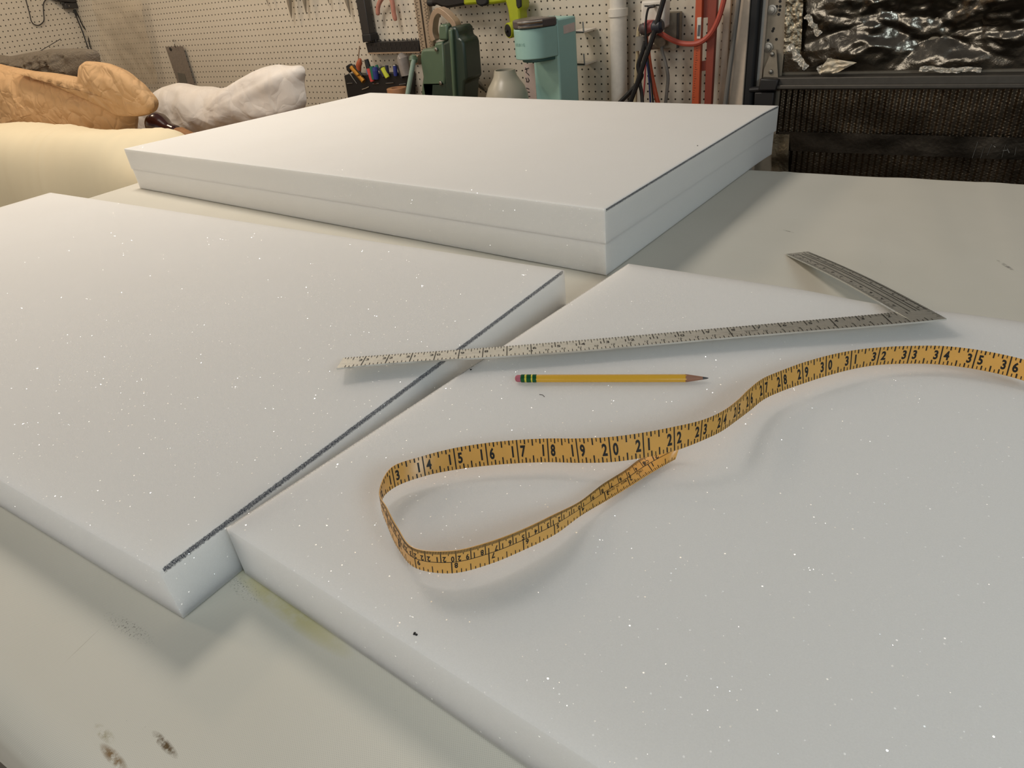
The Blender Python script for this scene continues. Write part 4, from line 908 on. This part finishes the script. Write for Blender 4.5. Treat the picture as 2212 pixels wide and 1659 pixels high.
# outlet box, power tap, plugs and cords
bq = at(1452, 66, 94.8)
ob2 = [('box', G().outline([(1434, 28), (1463, 27), (1462, 103), (1405, 108), (1405, 98), (1434, 90)], 94.6, 1.9), M_galv, {'bevel': .12})]
for x, y in ((1448, 54), (1455, 98)): ob2.append(('knockout', G().lathe([(.5, 0), (.5, .06), (.3, .07)], at(x, y, 94.6), (0, -1, 0), 16), M_galv))
ob2.append(('cover_edge', G().outline([(1463, 28), (1466, 28), (1464, 104), (1461, 104)], 94.3, .5), M_steelblk))
assemble('outlet_box', ob2, 'grey metal outlet box on the pegboard beside the orange level', 'outlet box')
pt = [('housing', G().outline([(1384, 2), (1437, -2), (1435, 62), (1382, 64)], 92.6, 2.0), M_white_pl, {'bevel': .3})]
for x, y in ((1396, 13), (1420, 11)): pt.append(('socket', G().outline([(x-4, y-1.5), (x+4, y-1.5), (x+4, y+1.5), (x-4, y+1.5)], 92.55, .1), M_ink))
assemble('power_tap', pt, 'white plug in power tap with two small ports on the outlet box', 'power tap')
def cord(nm_, P, r, D, mt, lab, cat='cord', seg=8, extra=()):
    g_ = G().tube(spline([at(x, y, D) for x, y in P], 5), r, seg)
    if extra: return assemble(nm_, [('cable', g_, mt)]+list(extra), lab, cat, 'cords hanging from the outlet box')
    return solo(nm_, g_, mt, lab, cat, 'cords hanging from the outlet box')
M_cord = mk_('black_cord', (26, 26, 28), .5); M_rcord = mk_('red_cord', (180, 80, 64), .5); M_gcord = mk_('grey_cord', (124, 120, 114), .5); M_bcord = mk_('blue_cord', (46, 54, 104)); M_ccord = mk_('cream_cord', (186, 172, 140)); M_pcord = mk_('pink_cord', (176, 84, 82))
cord('mains_flex', [(1437, -14), (1427, 22), (1416, 60), (1409, 84), (1402, 104), (1390, 138), (1378, 176), (1364, 214), (1350, 250)], .33, 90.2, M_cord, 'thick black cord running down from the top across the outlet box', extra=[('plug', G().lathe([(.4, -.8), (.75, -.5), (.8, .4), (.5, .7)], at(1421, 57, 90.6), (1, 0, .1), 14), mk_('dark_plug', (38, 40, 50)))])
cord('mains_flex', [(1394, 90), (1388, 112), (1379, 140), (1382, 158), (1386, 164), (1374, 184), (1356, 204), (1330, 230)], .3, 91.0, M_cord, 'black cord bending left behind the thick one below the outlet box')
cord('mains_flex', [(1386, 160), (1382, 178), (1386, 200), (1388, 230)], .26, 91.8, mk_('dark_grey_cord', (58, 56, 54)), 'short dark grey cord dropping straight behind the black cords')
cord('charger_flex', [(1412, 14), (1403, 15), (1398, 26), (1395, 50), (1395, 80), (1398, 110)], .15, 90.9, M_cord, 'thin black cable plugged into the top port of the power tap', extra=[('connector', G().tube([at(1402, 15, 90.9), at(1413, 13, 92.4)], .2, 8), M_black)])
cord('extension_flex', [(1415, 66), (1430, 74), (1447, 84), (1470, 93), (1495, 95), (1515, 90), (1535, 73), (1550, 46), (1560, 15), (1567, -14)], .32, 92.6, M_rcord, 'thick red cord swinging across the orange level', extra=[('plug_hood', G().outline([(1400, 80), (1408, 68), (1422, 64), (1426, 70), (1414, 76), (1408, 84), (1400, 94)], 91.6, .9), M_label, {'bevel': .1})])
cord('extension_flex', [(1400, 62), (1398, 82), (1400, 110), (1402, 130), (1409, 170), (1420, 218), (1430, 250)], .32, 94.0, mk_('orange_red_cord', (206, 92, 54)), 'orange red cord dropping from the outlet box behind the black cords', extra=[('plug', G().tube([at(1397, 58, 91.8), at(1414, 54, 91.8)], [.8, .6], 14), M_pcord)])
cord('mains_flex', [(1386, 56), (1380, 62), (1378, 84), (1377, 120), (1374, 160), (1372, 225)], .24, 93.8, M_ccord, 'cream cord hanging just right of the white pipe', extra=[('plug', G().lathe([(.4, -.5), (.8, 0), (.8, 1.0)], at(1389, 61, 93), (1, 0, -.2), 14), mk_('brown_plug', (72, 62, 62)))])
cord('mains_flex', [(1428, 88), (1430, 110), (1437, 134), (1443, 165), (1441, 192), (1436, 240)], .24, 94.2, M_gcord, 'grey cord hanging from the right side of the outlet box', extra=[('plug', G().tube([at(1424, 76, 93), at(1426, 96, 93.4)], [.9, .7], 14), M_galv)])
cord('wire', [(1396, 124), (1394, 150), (1392, 185), (1386, 240)], .13, 93.6, M_pcord, 'thin pink wire left of the blue wire under the outlet box', 'wire')
cord('wire', [(1396, 124), (1400, 152), (1403, 185), (1406, 240)], .13, 93.6, M_bcord, 'thin blue wire under the outlet box', 'wire')
cord('wire', [(1399, 124), (1404, 160), (1408, 190), (1412, 240)], .13, 93.4, M_cord, 'thin black wire right of the blue wire under the outlet box', 'wire')
solo('grey_plug', G().tube([at(1386, 78, 93.6), at(1386, 108, 93.6)], [.75, .9], 16), M_gcord, 'rounded grey plug body at the lower left of the power tap', 'plug')
# orange level leaning on the wall
lv = []
lv.append(('front_flange', G().outline([(1503, -12), (1517, -12), (1509, 250), (1493, 250)], 92.8, .8), M_orange, {'bevel': .06}))
lv.append(('back_flange', G().outline([(1531, -12), (1549, -12), (1535, 250), (1520, 250)], 93.2, .8), M_dorange, {'bevel': .06}))
for P in ([(1512, -12), (1535, -12), (1534, 37), (1513, 39)], [(1509, 134), (1530, 130), (1527, 152), (1507, 155)], [(1506, 232), (1526, 230), (1526, 250), (1506, 250)]): lv.append(('web', G().outline(P, 93.4, .5), M_dorange))
lv.append(('vial_label', G().outline([(1506, 38), (1515, 37), (1513, 84), (1505, 84)], 92.7, .12), M_white_pl, {'bevel': .04}))
lv.append(('brand_strip', G().outline([(1508, 54), (1513, 54), (1511, 78), (1506, 78)], 92.65, .06), pm('grey_strip', (90, 92, 96), .5), {'under': 'vial_label'}))
lv.append(('top_vial', G().outline([(1521, -10), (1532, -10), (1531, 8), (1522, 9)], 93.5, .5), M_white_pl, {'bevel': .1}))
tk = G()
for i in range(26):
    f = i/26; p = at(1505-f*9, 90+f*130, 92.78); tk.box((p.x, p.y, p.z-.02), (p.x+(.3 if i % 4 == 0 else .16), p.y+.01, p.z+.02))
lv.append(('graduation', tk, M_ink, {'kind': 'stuff'}))
assemble('spirit_level', lv, 'tall orange spirit level leaning upright against the pegboard', 'level')
solo('conduit', G().tube([at(1597, -12, 94.6), at(1584, 90, 94.6), at(1567, 220, 94.6), at(1563, 260, 94.6)], .3, 10), M_gcord, 'thin grey conduit slanting down the white door trim', 'conduit')
